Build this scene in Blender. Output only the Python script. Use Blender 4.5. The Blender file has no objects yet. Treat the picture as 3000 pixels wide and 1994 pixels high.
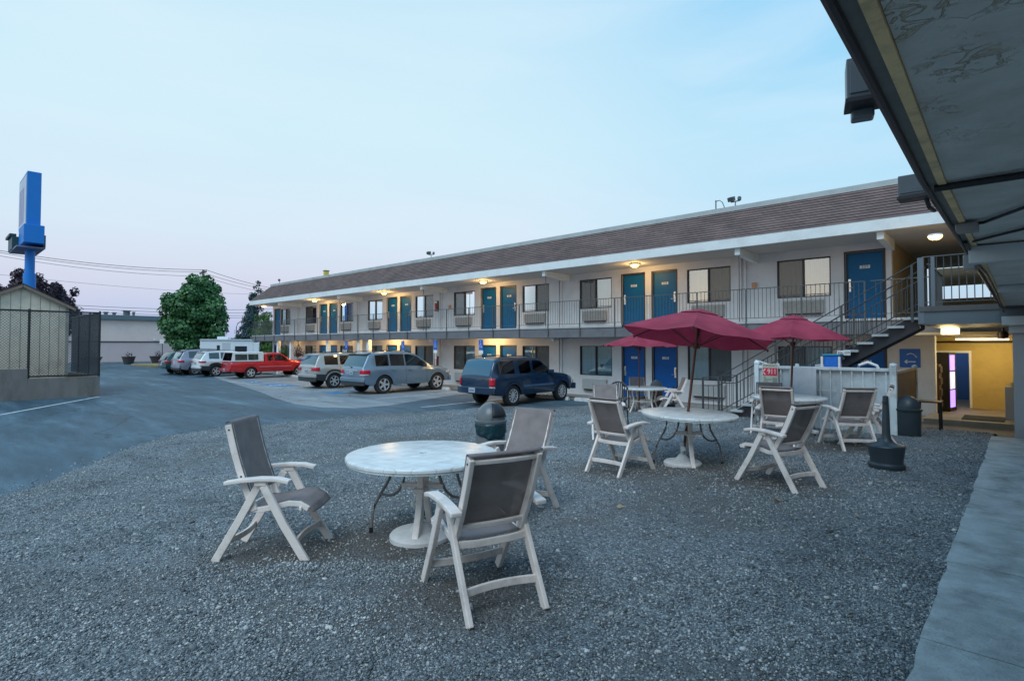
import bpy, bmesh, math, random
import numpy as np
from mathutils import Vector, Matrix, noise
R=math.radians; PI=math.pi
rnd=random.Random(7)
sc=bpy.context.scene; COL=sc.collection

# ------------------------------------------------------------------ camera
EZ=2.15
A=R(47.2)
FW=Vector((-math.cos(A),math.sin(A),0)); RT=Vector((math.sin(A),math.cos(A),0))
cam=bpy.data.cameras.new('camera'); camo=bpy.data.objects.new('camera',cam); COL.objects.link(camo)
cam.sensor_width=36; cam.lens=19.44; cam.clip_end=2000; cam.clip_start=.05
PITCH=R(1.5)
camo.location=(0,0,EZ); camo.rotation_euler=(PI/2+PITCH,0,PI/2-A)
cam.shift_y=(math.tan(PITCH)*1620-13)/3000*-1
sc.camera=camo

# ------------------------------------------------------------------ materials
def nt(m):
    m.use_nodes=True; return m.node_tree.nodes,m.node_tree.links,m.node_tree.nodes['Principled BSDF']
MC={}
def mat(name,col,rough=.6,metal=0.,n=0.,ns=6.,bump=0.,bs=60.,spec=.5,coat=0.,dirt=None,island=0.,alpha=1.,stretch=None):
    """principled with broad colour mottling (n), bump, optional second dirt colour, per-island variation"""
    if name in MC: return MC[name]
    m=bpy.data.materials.new(name); N,L,P=nt(m)
    P.inputs['Roughness'].default_value=rough; P.inputs['Metallic'].default_value=metal
    P.inputs['Specular IOR Level'].default_value=spec; P.inputs['Coat Weight'].default_value=coat
    P.inputs['Alpha'].default_value=alpha
    c=(*col,1); P.inputs['Base Color'].default_value=c
    tc=N.new('ShaderNodeTexCoord'); vec=tc.outputs['Object']
    if stretch:
        mp=N.new('ShaderNodeMapping'); mp.inputs['Scale'].default_value=stretch; L.new(vec,mp.inputs[0]); vec=mp.outputs[0]
    out=None
    if n>0:
        t=N.new('ShaderNodeTexNoise'); t.inputs['Scale'].default_value=ns; t.inputs['Detail'].default_value=7; t.inputs['Roughness'].default_value=.62
        L.new(vec,t.inputs['Vector'])
        r=N.new('ShaderNodeMapRange'); r.inputs[1].default_value=.3; r.inputs[2].default_value=.7
        r.inputs[3].default_value=1-n; r.inputs[4].default_value=1+n; L.new(t.outputs[0],r.inputs[0])
        mx=N.new('ShaderNodeVectorMath'); mx.operation='SCALE'; mx.inputs[0].default_value=col; L.new(r.outputs[0],mx.inputs['Scale']); out=mx.outputs[0]
    if dirt:
        dc,amt,dsc=dirt
        t=N.new('ShaderNodeTexNoise'); t.inputs['Scale'].default_value=dsc; t.inputs['Detail'].default_value=9; t.inputs['Roughness'].default_value=.7
        L.new(vec,t.inputs['Vector'])
        r=N.new('ShaderNodeMapRange'); r.inputs[1].default_value=.5; r.inputs[2].default_value=.72; r.inputs[4].default_value=amt; L.new(t.outputs[0],r.inputs[0])
        mx=N.new('ShaderNodeMix'); mx.data_type='RGBA'; L.new(r.outputs[0],mx.inputs[0])
        if out: L.new(out,mx.inputs[6])
        else: mx.inputs[6].default_value=c
        mx.inputs[7].default_value=(*dc,1); out=mx.outputs[2]
    if island>0:
        g=N.new('ShaderNodeNewGeometry'); r=N.new('ShaderNodeMapRange'); r.inputs[3].default_value=1-island; r.inputs[4].default_value=1+island
        L.new(g.outputs['Random Per Island'],r.inputs[0])
        mx=N.new('ShaderNodeVectorMath'); mx.operation='SCALE'
        if out: L.new(out,mx.inputs[0])
        else: mx.inputs[0].default_value=col
        L.new(r.outputs[0],mx.inputs['Scale']); out=mx.outputs[0]
    if out: L.new(out,P.inputs['Base Color'])
    if bump>0:
        t=N.new('ShaderNodeTexNoise'); t.inputs['Scale'].default_value=bs; t.inputs['Detail'].default_value=4; L.new(vec,t.inputs['Vector'])
        b=N.new('ShaderNodeBump'); b.inputs['Strength'].default_value=bump; b.inputs['Distance'].default_value=.02; L.new(t.outputs[0],b.inputs['Height']); L.new(b.outputs[0],P.inputs['Normal'])
    MC[name]=m; return m
def emis(name,col,s):
    if name in MC: return MC[name]
    m=bpy.data.materials.new(name); N,L,P=nt(m); P.inputs['Base Color'].default_value=(*col,1)
    P.inputs['Emission Color'].default_value=(*col,1); P.inputs['Emission Strength'].default_value=s; MC[name]=m; return m
def glassmat(name,tint=(.8,.9,.9),mn=.12,tr=1.,rough=.02):
    """thin window glass: see-through plus a clear reflection"""
    m=bpy.data.materials.new(name); m.use_nodes=True; N=m.node_tree.nodes; L=m.node_tree.links; N.remove(N['Principled BSDF'])
    o=N['Material Output']; t=N.new('ShaderNodeBsdfTransparent'); t.inputs[0].default_value=(*[x*tr for x in tint],1)
    g=N.new('ShaderNodeBsdfGlossy'); g.inputs['Roughness'].default_value=rough; g.inputs['Color'].default_value=(.95,.97,1,1)
    f=N.new('ShaderNodeFresnel'); f.inputs[0].default_value=1.5
    r=N.new('ShaderNodeMapRange'); r.inputs[3].default_value=mn; r.inputs[4].default_value=1; L.new(f.outputs[0],r.inputs[0])
    x=N.new('ShaderNodeMixShader'); L.new(r.outputs[0],x.inputs[0]); L.new(t.outputs[0],x.inputs[1]); L.new(g.outputs[0],x.inputs[2]); L.new(x.outputs[0],o.inputs[0])
    MC[name]=m; return m

M_wall=mat('wall_paint',(.66,.65,.665),.8,n=.05,ns=1.2,bump=.12,bs=25,dirt=((.40,.36,.36),.5,.9))
M_white=mat('white_trim',(.74,.77,.77),.7,n=.05,ns=2,dirt=((.45,.45,.43),.4,1.3))
M_soff=mat('soffit_paint',(.55,.52,.50),.8,n=.05,ns=2)
M_slab=mat('slab_grey_paint',(.15,.15,.165),.6,n=.12,ns=2.5,dirt=((.08,.08,.09),.5,1.7))
M_door=mat('door_blue',(.002,.105,.26),.5,n=.06,ns=2,spec=.25,dirt=((.01,.15,.27),.4,2.5))
M_door2=mat('door_blue_lower',(.003,.10,.36),.5,n=.06,ns=2,spec=.25)
M_dark=mat('dark_frame',(.022,.02,.026),.45)
M_rail=mat('rail_paint',(.085,.09,.092),.5,n=.15,ns=5)
M_raild=mat('rail_dark',(.045,.05,.055),.5,n=.15,ns=5)
M_chrome=mat('brushed_metal',(.62,.62,.62),.28,1.)
M_tag=mat('licence_plate_face',(.38,.42,.47),.5,n=.2,ns=40)
M_plate=mat('white_plate',(.75,.76,.76),.5)
M_black=mat('black_plastic',(.015,.015,.017),.5)
M_ink=mat('ink_black',(.02,.02,.02),.7)
M_ac=mat('ac_grille',(.37,.35,.33),.6,n=.1,ns=8,dirt=((.2,.17,.15),.5,6))
M_conc=mat('concrete',(.27,.26,.25),.85,n=.14,ns=1.5,bump=.25,bs=90,dirt=((.12,.12,.12),.65,1.3))
M_conc2=mat('retaining_concrete',(.2,.175,.16),.85,n=.25,ns=1.1,bump=.3,bs=40,dirt=((.07,.065,.06),.8,.8),stretch=(1,1,.35))
M_chair=mat('white_resin',(.80,.715,.665),.45,n=.06,ns=9,dirt=((.33,.28,.25),.55,5),bump=.06,bs=120)
M_metalleg=mat('painted_iron',(.20,.18,.17),.5,n=.2,ns=20)
M_red=mat('sign_red',(.62,.03,.07),.5)
M_blue=mat('sign_blue',(.01,.12,.5),.45)
M_lamp=emis('lamp_warm',(1,.66,.2),5.)
M_lampw=emis('tube_warm',(1,.86,.5),5.)
M_screen=mat('insect_screen',(.12,.13,.14),.7,n=.1,ns=3)
M_glass=glassmat('window_glass',mn=.30)
M_carglass=glassmat('car_glass',(.30,.42,.42),.10)
M_carglassd=glassmat('car_glass_tint',(.05,.06,.07),.10)

def fabric_mesh(name,col,hole):
    m=bpy.data.materials.new(name); N,L,P=nt(m); P.inputs['Roughness'].default_value=.75
    tc=N.new('ShaderNodeTexCoord'); t=N.new('ShaderNodeTexNoise'); t.inputs['Scale'].default_value=7; t.inputs['Detail'].default_value=6
    L.new(tc.outputs['Object'],t.inputs['Vector']); r=N.new('ShaderNodeMapRange'); r.inputs[1].default_value=.3;r.inputs[2].default_value=.7; r.inputs[3].default_value=.82; r.inputs[4].default_value=1.18; L.new(t.outputs[0],r.inputs[0])
    v=N.new('ShaderNodeVectorMath'); v.operation='SCALE'; v.inputs[0].default_value=col; L.new(r.outputs[0],v.inputs['Scale']); L.new(v.outputs[0],P.inputs['Base Color'])
    w=N.new('ShaderNodeTexWave'); w.inputs['Scale'].default_value=60; w.bands_direction='Z'; L.new(tc.outputs['Object'],w.inputs['Vector'])
    b=N.new('ShaderNodeBump'); b.inputs['Strength'].default_value=.15; b.inputs['Distance'].default_value=.005; L.new(w.outputs['Fac'],b.inputs['Height']); L.new(b.outputs[0],P.inputs['Normal'])
    tr=N.new('ShaderNodeBsdfTransparent'); x=N.new('ShaderNodeMixShader'); x.inputs[0].default_value=1-hole
    L.new(tr.outputs[0],x.inputs[1]); L.new(P.outputs[0],x.inputs[2]); L.new(x.outputs[0],N['Material Output'].inputs[0]); MC[name]=m; return m
M_sling=fabric_mesh('sling_mesh',(.26,.215,.205),.2)

# ------------------------------------------------------------------ mesh builder
class MB:
    def __init__(s): s.v=[]; s.f=[]; s.mi=[]
    def add(s,vs,fs,mi=0):
        o=len(s.v); s.v+= [tuple(p) for p in vs]; s.f+=[tuple(i+o for i in f) for f in fs]; s.mi+=[mi]*len(fs)
    def box(s,c,d,rz=0,mi=0,M=None):
        hx,hy,hz=d[0]/2,d[1]/2,d[2]/2
        vs=[Vector((x,y,z)) for x in(-hx,hx) for y in(-hy,hy) for z in(-hz,hz)]
        if M is None: M=Matrix.Rotation(rz,3,'Z')
        vs=[M@v+Vector(c) for v in vs]
        s.add(vs,[(0,1,3,2),(4,6,7,5),(0,4,5,1),(2,3,7,6),(0,2,6,4),(1,5,7,3)],mi)
    def b2(s,x0,x1,y0,y1,z0,z1,mi=0): s.box(((x0+x1)/2,(y0+y1)/2,(z0+z1)/2),(abs(x1-x0),abs(y1-y0),abs(z1-z0)),mi=mi)
    def bar(s,p,q,w,h,mi=0,up=(0,0,1)):
        p=Vector(p);q=Vector(q);d=q-p;l=d.length;d.normalize(); u=Vector(up)
        if abs(d.dot(u))>.99:u=Vector((0,1,0))
        sx=d.cross(u).normalized(); uz=sx.cross(d)
        M=Matrix((sx,d,uz)).transposed(); s.box((p+q)/2,(w,l,h),M=M,mi=mi)
    def path(s,pts,w,h,side=(1,0,0),mi=0):
        """rectangular-section sweep along pts; w along side, h perpendicular"""
        pts=[Vector(p) for p in pts]; sd=Vector(side); vs=[]
        for i,p in enumerate(pts):
            t=(pts[min(i+1,len(pts)-1)]-pts[max(i-1,0)]).normalized(); nn=sd.cross(t).normalized()
            for a,b in((-1,-1),(1,-1),(1,1),(-1,1)): vs.append(p+sd*(a*w/2)+nn*(b*h/2))
        fs=[]
        for i in range(len(pts)-1):
            o=i*4
            for k in range(4): fs.append((o+k,o+(k+1)%4,o+4+(k+1)%4,o+4+k))
        n=len(vs); fs+=[(3,2,1,0),(n-4,n-3,n-2,n-1)]; s.add(vs,fs,mi)
    def tube(s,pts,r,n=8,mi=0,cap=True):
        pts=[Vector(p) for p in pts]; vs=[]; rr=r if isinstance(r,(list,tuple)) else [r]*len(pts)
        for i,p in enumerate(pts):
            t=(pts[min(i+1,len(pts)-1)]-pts[max(i-1,0)]).normalized()
            u=Vector((0,0,1)) if abs(t.z)<.95 else Vector((1,0,0))
            a=t.cross(u).normalized(); b=a.cross(t)
            for k in range(n):
                th=2*PI*k/n; vs.append(p+a*(math.cos(th)*rr[i])+b*(math.sin(th)*rr[i]))
        fs=[(i*n+k,i*n+(k+1)%n,(i+1)*n+(k+1)%n,(i+1)*n+k) for i in range(len(pts)-1) for k in range(n)]
        if cap: fs+=[tuple(range(n-1,-1,-1)),tuple(range((len(pts)-1)*n,len(pts)*n))]
        s.add(vs,fs,mi)
    def lathe(s,prof,n=24,c=(0,0,0),axis='Z',mi=0,a0=0,a1=2*PI):
        full=abs(a1-a0-2*PI)<1e-6; m=n if full else n+1; vs=[]
        for (r,z) in prof:
            for k in range(m):
                th=a0+(a1-a0)*k/n; x,y=r*math.cos(th),r*math.sin(th)
                p=(x,y,z) if axis=='Z' else (z,x,y) if axis=='X' else (x,z,y)
                vs.append((p[0]+c[0],p[1]+c[1],p[2]+c[2]))
        fs=[]
        for i in range(len(prof)-1):
            for k in range(n):
                k2=(k+1)%m; fs.append((i*m+k,i*m+k2,(i+1)*m+k2,(i+1)*m+k))
        s.add(vs,fs,mi)
    def grid(s,fn,nu,nv,mi=0):
        vs=[fn(i/nu,j/nv) for i in range(nu+1) for j in range(nv+1)]
        fs=[(i*(nv+1)+j,(i+1)*(nv+1)+j,(i+1)*(nv+1)+j+1,i*(nv+1)+j+1) for i in range(nu) for j in range(nv)]
        s.add(vs,fs,mi)
    def build(s,name,mats,parent=None,smooth=None,bevel=0,solid=0,loc=None):
        me=bpy.data.meshes.new(name); me.from_pydata(s.v,[],s.f)
        if not isinstance(mats,(list,tuple)): mats=[mats]
        for m in mats: me.materials.append(m)
        if len(mats)>1: me.polygons.foreach_set('material_index',s.mi)
        bm=bmesh.new(); bm.from_mesh(me); bmesh.ops.remove_doubles(bm,verts=bm.verts,dist=1e-5); bmesh.ops.recalc_face_normals(bm,faces=bm.faces); bm.to_mesh(me); bm.free()
        if smooth is not None: me.shade_smooth(); me.set_sharp_from_angle(angle=R(smooth))
        o=bpy.data.objects.new(name,me); COL.objects.link(o)
        if parent: o.parent=parent
        if loc: o.location=loc
        if solid: x=o.modifiers.new('s','SOLIDIFY'); x.thickness=solid; x.offset=0
        if bevel: x=o.modifiers.new('b','BEVEL'); x.width=bevel; x.segments=2; x.limit_method='ANGLE'; x.angle_limit=R(40)
        return o
def mesh_np(name,v,f,mat_,k,parent=None):
    """big mesh straight from arrays; f has k corners per face"""
    me=bpy.data.meshes.new(name); nf=len(f)
    me.vertices.add(len(v)); me.vertices.foreach_set('co',np.asarray(v,dtype=np.float32).ravel())
    me.loops.add(nf*k); me.loops.foreach_set('vertex_index',np.asarray(f,dtype=np.int32).ravel())
    me.polygons.add(nf); me.polygons.foreach_set('loop_start',np.arange(nf,dtype=np.int32)*k); me.polygons.foreach_set('loop_total',np.full(nf,k,dtype=np.int32))
    me.update(calc_edges=True); me.materials.append(mat_)
    o=bpy.data.objects.new(name,me); COL.objects.link(o); o.parent=parent; return o
def tag(o,label=None,cat=None,group=None,kind=None):
    if label:o['label']=label
    if cat:o['category']=cat
    if group:o['group']=group
    if kind:o['kind']=kind
    return o
def thing(name,label,cat,loc=(0,0,0),rz=0,group=None):
    o=bpy.data.objects.new(name,None); COL.objects.link(o); o.location=loc; o.rotation_euler=(0,0,rz); o.empty_display_size=.1
    return tag(o,label,cat,group)
def copy_tree(o,parent=None):
    c=o.copy(); COL.objects.link(c); c.parent=parent
    for ch in o.children: copy_tree(ch,c)
    return c
def face_to(dx,dy): return math.atan2(-dx,dy)      # local +Y turned to (dx,dy)
def text(name,body,size,mat_,parent,loc,rot,ext=.002,align='CENTER',sx=1.):
    cu=bpy.data.curves.new(name,'FONT'); cu.body=body; cu.size=size; cu.extrude=ext; cu.align_x=align; cu.align_y='CENTER'; cu.resolution_u=3
    t=bpy.data.objects.new(name,cu); COL.objects.link(t); bpy.context.view_layer.update()
    me=bpy.data.meshes.new_from_object(t); bpy.data.objects.remove(t); me.materials.clear(); me.materials.append(mat_)
    o=bpy.data.objects.new(name,me); COL.objects.link(o); o.parent=parent; o.location=loc; o.rotation_euler=rot; o.scale=(sx,1,1); return o
def light(name,loc,e,r=.08,col=(1,.62,.22)):
    l=bpy.data.lights.new(name,'POINT'); l.energy=e; l.shadow_soft_size=r; l.color=col
    o=bpy.data.objects.new(name,l); COL.objects.link(o); o.location=loc; return o
def sstep(a,b,x):
    t=min(1,max(0,(x-a)/(b-a))); return t*t*(3-2*t)

# ------------------------------------------------------------------ world and sun
w=bpy.data.worlds.new('World'); sc.world=w; w.use_nodes=True; N=w.node_tree.nodes; L=w.node_tree.links
bg=N['Background']; bg.inputs[1].default_value=.87
sky=N.new('ShaderNodeTexSky'); sky.sky_type='NISHITA'; sky.sun_disc=False; sky.sun_elevation=R(7); sky.sun_rotation=R(200)
tc=N.new('ShaderNodeTexCoord'); sep=N.new('ShaderNodeSeparateXYZ'); L.new(tc.outputs['Generated'],sep.inputs[0])
cr=N.new('ShaderNodeValToRGB'); e=cr.color_ramp
def lin(c): return tuple((x/255/12.92 if x/255<=.04045 else ((x/255+.055)/1.055)**2.4) for x in c)
stops=[(0,(140,182,214)),(.06,(160,196,224)),(.12,(174,208,230)),(.20,(176,214,235)),(.34,(164,212,237)),(.48,(140,202,238)),(.62,(118,192,238)),(1,(85,165,230))]
e.elements[0].position=0; e.elements[0].color=(*lin(stops[0][1]),1); e.elements[1].position=1; e.elements[1].color=(*lin(stops[-1][1]),1)
for p,c in stops[1:-1]: k=e.elements.new(p); k.color=(*lin(c),1)
L.new(sep.outputs[2],cr.inputs[0])
# thin high cloud: streaks stretched along the horizon
mp=N.new('ShaderNodeMapping'); mp.inputs['Scale'].default_value=(1.1,1.1,6.5); mp.inputs['Location'].default_value=(.4,.7,.1); L.new(tc.outputs['Generated'],mp.inputs[0])
nz=N.new('ShaderNodeTexNoise'); nz.inputs['Scale'].default_value=1.7; nz.inputs['Detail'].default_value=8; nz.inputs['Roughness'].default_value=.5; nz.inputs['Distortion'].default_value=.4; L.new(mp.outputs[0],nz.inputs['Vector'])
mr=N.new('ShaderNodeMapRange'); mr.inputs[1].default_value=.42; mr.inputs[2].default_value=.78; mr.inputs[4].default_value=.5; L.new(nz.outputs[0],mr.inputs[0])
cc=N.new('ShaderNodeValToRGB'); e=cc.color_ramp; e.elements[0].position=.05; e.elements[0].color=(*lin((224,196,216)),1); e.elements[1].position=.33; e.elements[1].color=(*lin((222,236,248)),1)
k=e.elements.new(.2); k.color=(*lin((222,218,236)),1)
L.new(sep.outputs[2],cc.inputs[0])
mx=N.new('ShaderNodeMix'); mx.data_type='RGBA'; L.new(mr.outputs[0],mx.inputs[0]); L.new(cr.outputs[0],mx.inputs[6]); L.new(cc.outputs[0],mx.inputs[7])
# afterglow: the sky is paler, and pink low down, toward the north-west where the sun went
dp=N.new('ShaderNodeVectorMath'); dp.operation='DOT_PRODUCT'; dp.inputs[1].default_value=Vector((-.86,.42,.30)).normalized(); L.new(tc.outputs['Generated'],dp.inputs[0])
dr_=N.new('ShaderNodeMapRange'); dr_.interpolation_type='SMOOTHSTEP'; dr_.inputs[1].default_value=.62; dr_.inputs[2].default_value=1.0; dr_.inputs[4].default_value=.72; L.new(dp.outputs['Value'],dr_.inputs[0])
gc=N.new('ShaderNodeValToRGB'); e=gc.color_ramp; e.elements[0].position=.02; e.elements[0].color=(*lin((176,184,226)),1); e.elements[1].position=.34; e.elements[1].color=(*lin((214,235,242)),1)
k=e.elements.new(.10); k.color=(*lin((212,206,226)),1); k=e.elements.new(.18); k.color=(*lin((216,226,238)),1); L.new(sep.outputs[2],gc.inputs[0])
m9=N.new('ShaderNodeMix'); m9.data_type='RGBA'; L.new(dr_.outputs[0],m9.inputs[0]); L.new(mx.outputs[2],m9.inputs[6]); L.new(gc.outputs[0],m9.inputs[7])
mx=m9
# a small share of the physical sky for its direction dependence
sk=N.new('ShaderNodeVectorMath'); sk.operation='SCALE'; sk.inputs['Scale'].default_value=.02; L.new(sky.outputs[0],sk.inputs[0])
ad=N.new('ShaderNodeVectorMath'); ad.operation='ADD'; L.new(mx.outputs[2],ad.inputs[0]); L.new(sk.outputs[0],ad.inputs[1]); L.new(ad.outputs[0],bg.inputs[0])
sun=bpy.data.lights.new('sun','SUN'); sun.energy=1.5; sun.angle=R(36); sun.color=(.88,.97,1)
so=bpy.data.objects.new('sun',sun); COL.objects.link(so); so.rotation_euler=Vector((.25,-.62,.8)).to_track_quat('Z','Y').to_euler()

# ------------------------------------------------------------------ ground
LOT=.05
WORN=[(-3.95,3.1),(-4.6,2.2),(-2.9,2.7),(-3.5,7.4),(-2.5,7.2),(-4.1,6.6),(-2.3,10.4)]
BND=[(-8,-5.5),(-3,-7.6),(.8,-10.7),(2,-11.9),(3.3,-13.8),(4.9,-15.0),(6.4,-15.0),(7.8,-14.5),(11,-13.8),(12.8,-13.5),(14.5,-11.9),(16,-11.0),(17.3,-10.2),(19,-10)]
def bx(y):
    if y<=BND[0][0]: return BND[0][1]
    for (a,p),(b,q) in zip(BND,BND[1:]):
        if y<=b: return p+(q-p)*(y-a)/(b-a)
    return BND[-1][1]
def gz(x,y):
    """height of the gravel"""
    d=x-bx(y)-.12*noise.noise((x*2.3,y*2.3,1))-.6*noise.noise((x*.5,y*.5,4))-.2*noise.noise((x*1.3,y*1.3,7))
    t=.40*sstep(-11.5,-2.6,x)*(1-sstep(13.5,17.0,y))
    h=LOT+.012+t*sstep(0,2,d)+.012*noise.noise((x*1.7,y*1.7,0))+.008*noise.noise((x*6,y*6,3))
    h+=.02*sstep(0,1,d)
    if d<0: h=LOT+.012+d*.25
    return h
ASPH=bpy.data.materials.new('asphalt'); N2,L2,P2=nt(ASPH); P2.inputs['Roughness'].default_value=.7
def asphalt_nodes(N,L,P,c0,c1,c2,rot):
    tc=N.new('ShaderNodeTexCoord'); mp=N.new('ShaderNodeMapping'); mp.inputs['Rotation'].default_value=(0,0,rot); mp.inputs['Scale'].default_value=(.25,1.3,1); L.new(tc.outputs['Object'],mp.inputs[0])
    a=N.new('ShaderNodeTexNoise'); a.inputs['Scale'].default_value=.8; a.inputs['Detail'].default_value=9; a.inputs['Roughness'].default_value=.6; L.new(mp.outputs[0],a.inputs['Vector'])
    r=N.new('ShaderNodeValToRGB'); e=r.color_ramp; e.elements[0].position=.3; e.elements[0].color=(*c0,1); e.elements[1].position=.72; e.elements[1].color=(*c2,1); k=e.elements.new(.5); k.color=(*c1,1); L.new(a.outputs[0],r.inputs[0])
    f=N.new('ShaderNodeTexNoise'); f.inputs['Scale'].default_value=90; f.inputs['Detail'].default_value=3; L.new(tc.outputs['Object'],f.inputs['Vector'])
    m=N.new('ShaderNodeMapRange'); m.inputs[1].default_value=.3;m.inputs[2].default_value=.7; m.inputs[3].default_value=.72; m.inputs[4].default_value=1.28; L.new(f.outputs[0],m.inputs[0])
    # sealed cracks
    vo=N.new('ShaderNodeTexVoronoi'); vo.feature='DISTANCE_TO_EDGE'; vo.inputs['Scale'].default_value=.21
    dn=N.new('ShaderNodeTexNoise'); dn.inputs['Scale'].default_value=.6; dn.inputs['Detail'].default_value=6; L.new(tc.outputs['Object'],dn.inputs['Vector'])
    va=N.new('ShaderNodeVectorMath'); va.operation='MULTIPLY_ADD'; va.inputs[1].default_value=(2.4,2.4,0); L.new(dn.outputs['Color'],va.inputs[0]); L.new(tc.outputs['Object'],va.inputs[2]); L.new(va.outputs[0],vo.inputs['Vector'])
    ck=N.new('ShaderNodeMapRange'); ck.inputs[1].default_value=.0; ck.inputs[2].default_value=.010; ck.inputs[3].default_value=.45; ck.inputs[4].default_value=1; L.new(vo.outputs['Distance'],ck.inputs[0])
    m3=N.new('ShaderNodeTexNoise'); m3.inputs['Scale'].default_value=2.2; m3.inputs['Detail'].default_value=10; m3.inputs['Roughness'].default_value=.75; L.new(mp.outputs[0],m3.inputs['Vector'])
    m4=N.new('ShaderNodeMapRange'); m4.inputs[1].default_value=.3; m4.inputs[2].default_value=.7; m4.inputs[3].default_value=.66; m4.inputs[4].default_value=1.34; L.new(m3.outputs[0],m4.inputs[0])
    m5=N.new('ShaderNodeMath'); m5.operation='MULTIPLY'; L.new(m.outputs[0],m5.inputs[0]); L.new(m4.outputs[0],m5.inputs[1]); m=m5
    mu=N.new('ShaderNodeMath'); mu.operation='MULTIPLY'; L.new(m.outputs[0],mu.inputs[0]); L.new(ck.outputs[0],mu.inputs[1])
    v=N.new('ShaderNodeVectorMath'); v.operation='SCALE'; L.new(r.outputs[0],v.inputs[0]); L.new(mu.outputs[0],v.inputs['Scale']); L.new(v.outputs[0],P.inputs['Base Color'])
    b=N.new('ShaderNodeBump'); b.inputs['Strength'].default_value=.5; b.inputs['Distance'].default_value=.01; L.new(f.outputs[0],b.inputs['Height']); L.new(b.outputs[0],P.inputs['Normal'])
    q=N.new('ShaderNodeMapRange'); q.inputs[3].default_value=.45; q.inputs[4].default_value=.8; L.new(a.outputs[0],q.inputs[0]); L.new(q.outputs[0],P.inputs['Roughness'])
asphalt_nodes(N2,L2,P2,(.020,.042,.058),(.045,.088,.118),(.11,.175,.215),R(35))
APR=bpy.data.materials.new('worn_asphalt'); N3,L3,P3=nt(APR); P3.inputs['Roughness'].default_value=.8
asphalt_nodes(N3,L3,P3,(.15,.175,.195),(.225,.25,.265),(.31,.33,.335),R(35))

g=MB(); g.add([(-900,-900,0),(900,-900,0),(900,900,0),(-900,900,0)],[(0,1,2,3)]); tag(g.build('ground',mat('far_ground',(.07,.08,.07),.9,n=.3,ns=.05)),kind='structure')
g=MB(); g.add([(-88,-30,LOT),(8,-30,LOT),(8,19.5,LOT),(-46,19.5,LOT),(-46,48,LOT),(-88,48,LOT)],[(0,1,2,3,4,5)]); tag(g.build('parking_lot',ASPH),kind='structure')
ap=[(-42.5,14.2),(-36,12.7),(-30,11.5),(-25,10.5),(-21.5,9.65),(-19,9.2),(-17.4,9.3),(-16.3,10.0),(-16.2,11.2),(-16.9,13.3),(-17.6,15.4),(-17.6,16.9),(-42.5,16.9)]
g=MB(); g.add([(x,y,LOT+.004) for x,y in ap],[tuple(range(len(ap)))]); tag(g.build('parking_bays',APR),kind='structure')

# gravel bed
GR=bpy.data.materials.new('gravel_bed'); N4,L4,P4=nt(GR); P4.inputs['Roughness'].default_value=.95
tcg=N4.new('ShaderNodeTexCoord')
vo=N4.new('ShaderNodeTexVoronoi'); vo.inputs['Scale'].default_value=75; vo.inputs['Randomness'].default_value=1; L4.new(tcg.outputs['Object'],vo.inputs['Vector'])
hs=N4.new('ShaderNodeSeparateColor'); L4.new(vo.outputs['Color'],hs.inputs[0])
rr=N4.new('ShaderNodeValToRGB'); e=rr.color_ramp; e.elements[0].color=(.06,.07,.078,1); e.elements[1].color=(.52,.55,.57,1); k=e.elements.new(.55); k.color=(.19,.22,.235,1); k=e.elements.new(.86); k.color=(.26,.27,.27,1); L4.new(hs.outputs[0],rr.inputs[0])
big=N4.new('ShaderNodeTexNoise'); big.inputs['Scale'].default_value=.9; big.inputs['Detail'].default_value=8; big.inputs['Roughness'].default_value=.65; L4.new(tcg.outputs['Object'],big.inputs['Vector'])
bm_=N4.new('ShaderNodeMapRange'); bm_.inputs[1].default_value=.35; bm_.inputs[2].default_value=.65; bm_.inputs[3].default_value=.75; bm_.inputs[4].default_value=1.35; L4.new(big.outputs[0],bm_.inputs[0])
vs_=N4.new('ShaderNodeVectorMath'); vs_.operation='SCALE'; L4.new(rr.outputs[0],vs_.inputs[0]); L4.new(bm_.outputs[0],vs_.inputs['Scale']); 
soil=N4.new('ShaderNodeTexNoise'); soil.inputs['Scale'].default_value=.45; soil.inputs['Detail'].default_value=9; soil.inputs['Roughness'].default_value=.7; L4.new(tcg.outputs['Object'],soil.inputs['Vector'])
sr=N4.new('ShaderNodeMapRange'); sr.inputs[1].default_value=.50; sr.inputs[2].default_value=.60; sr.inputs[4].default_value=.75; L4.new(soil.outputs[0],sr.inputs[0])
sm=N4.new('ShaderNodeMix'); sm.data_type='RGBA'; L4.new(sr.outputs[0],sm.inputs[0]); L4.new(vs_.outputs[0],sm.inputs[6]); sm.inputs[7].default_value=(.115,.108,.098,1)
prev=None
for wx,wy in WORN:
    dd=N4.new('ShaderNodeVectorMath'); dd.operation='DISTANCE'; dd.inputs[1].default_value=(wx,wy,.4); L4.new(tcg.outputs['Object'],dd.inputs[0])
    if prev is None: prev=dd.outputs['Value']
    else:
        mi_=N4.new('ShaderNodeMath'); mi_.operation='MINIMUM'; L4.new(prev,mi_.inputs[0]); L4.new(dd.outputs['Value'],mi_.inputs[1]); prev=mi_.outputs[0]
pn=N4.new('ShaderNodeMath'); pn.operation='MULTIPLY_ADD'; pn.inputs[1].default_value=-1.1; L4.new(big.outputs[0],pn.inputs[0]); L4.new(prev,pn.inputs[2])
wr_=N4.new('ShaderNodeMapRange'); wr_.inputs[1].default_value=.45; wr_.inputs[2].default_value=-.15; wr_.inputs[3].default_value=0; wr_.inputs[4].default_value=.7; L4.new(pn.outputs[0],wr_.inputs[0])
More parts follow.
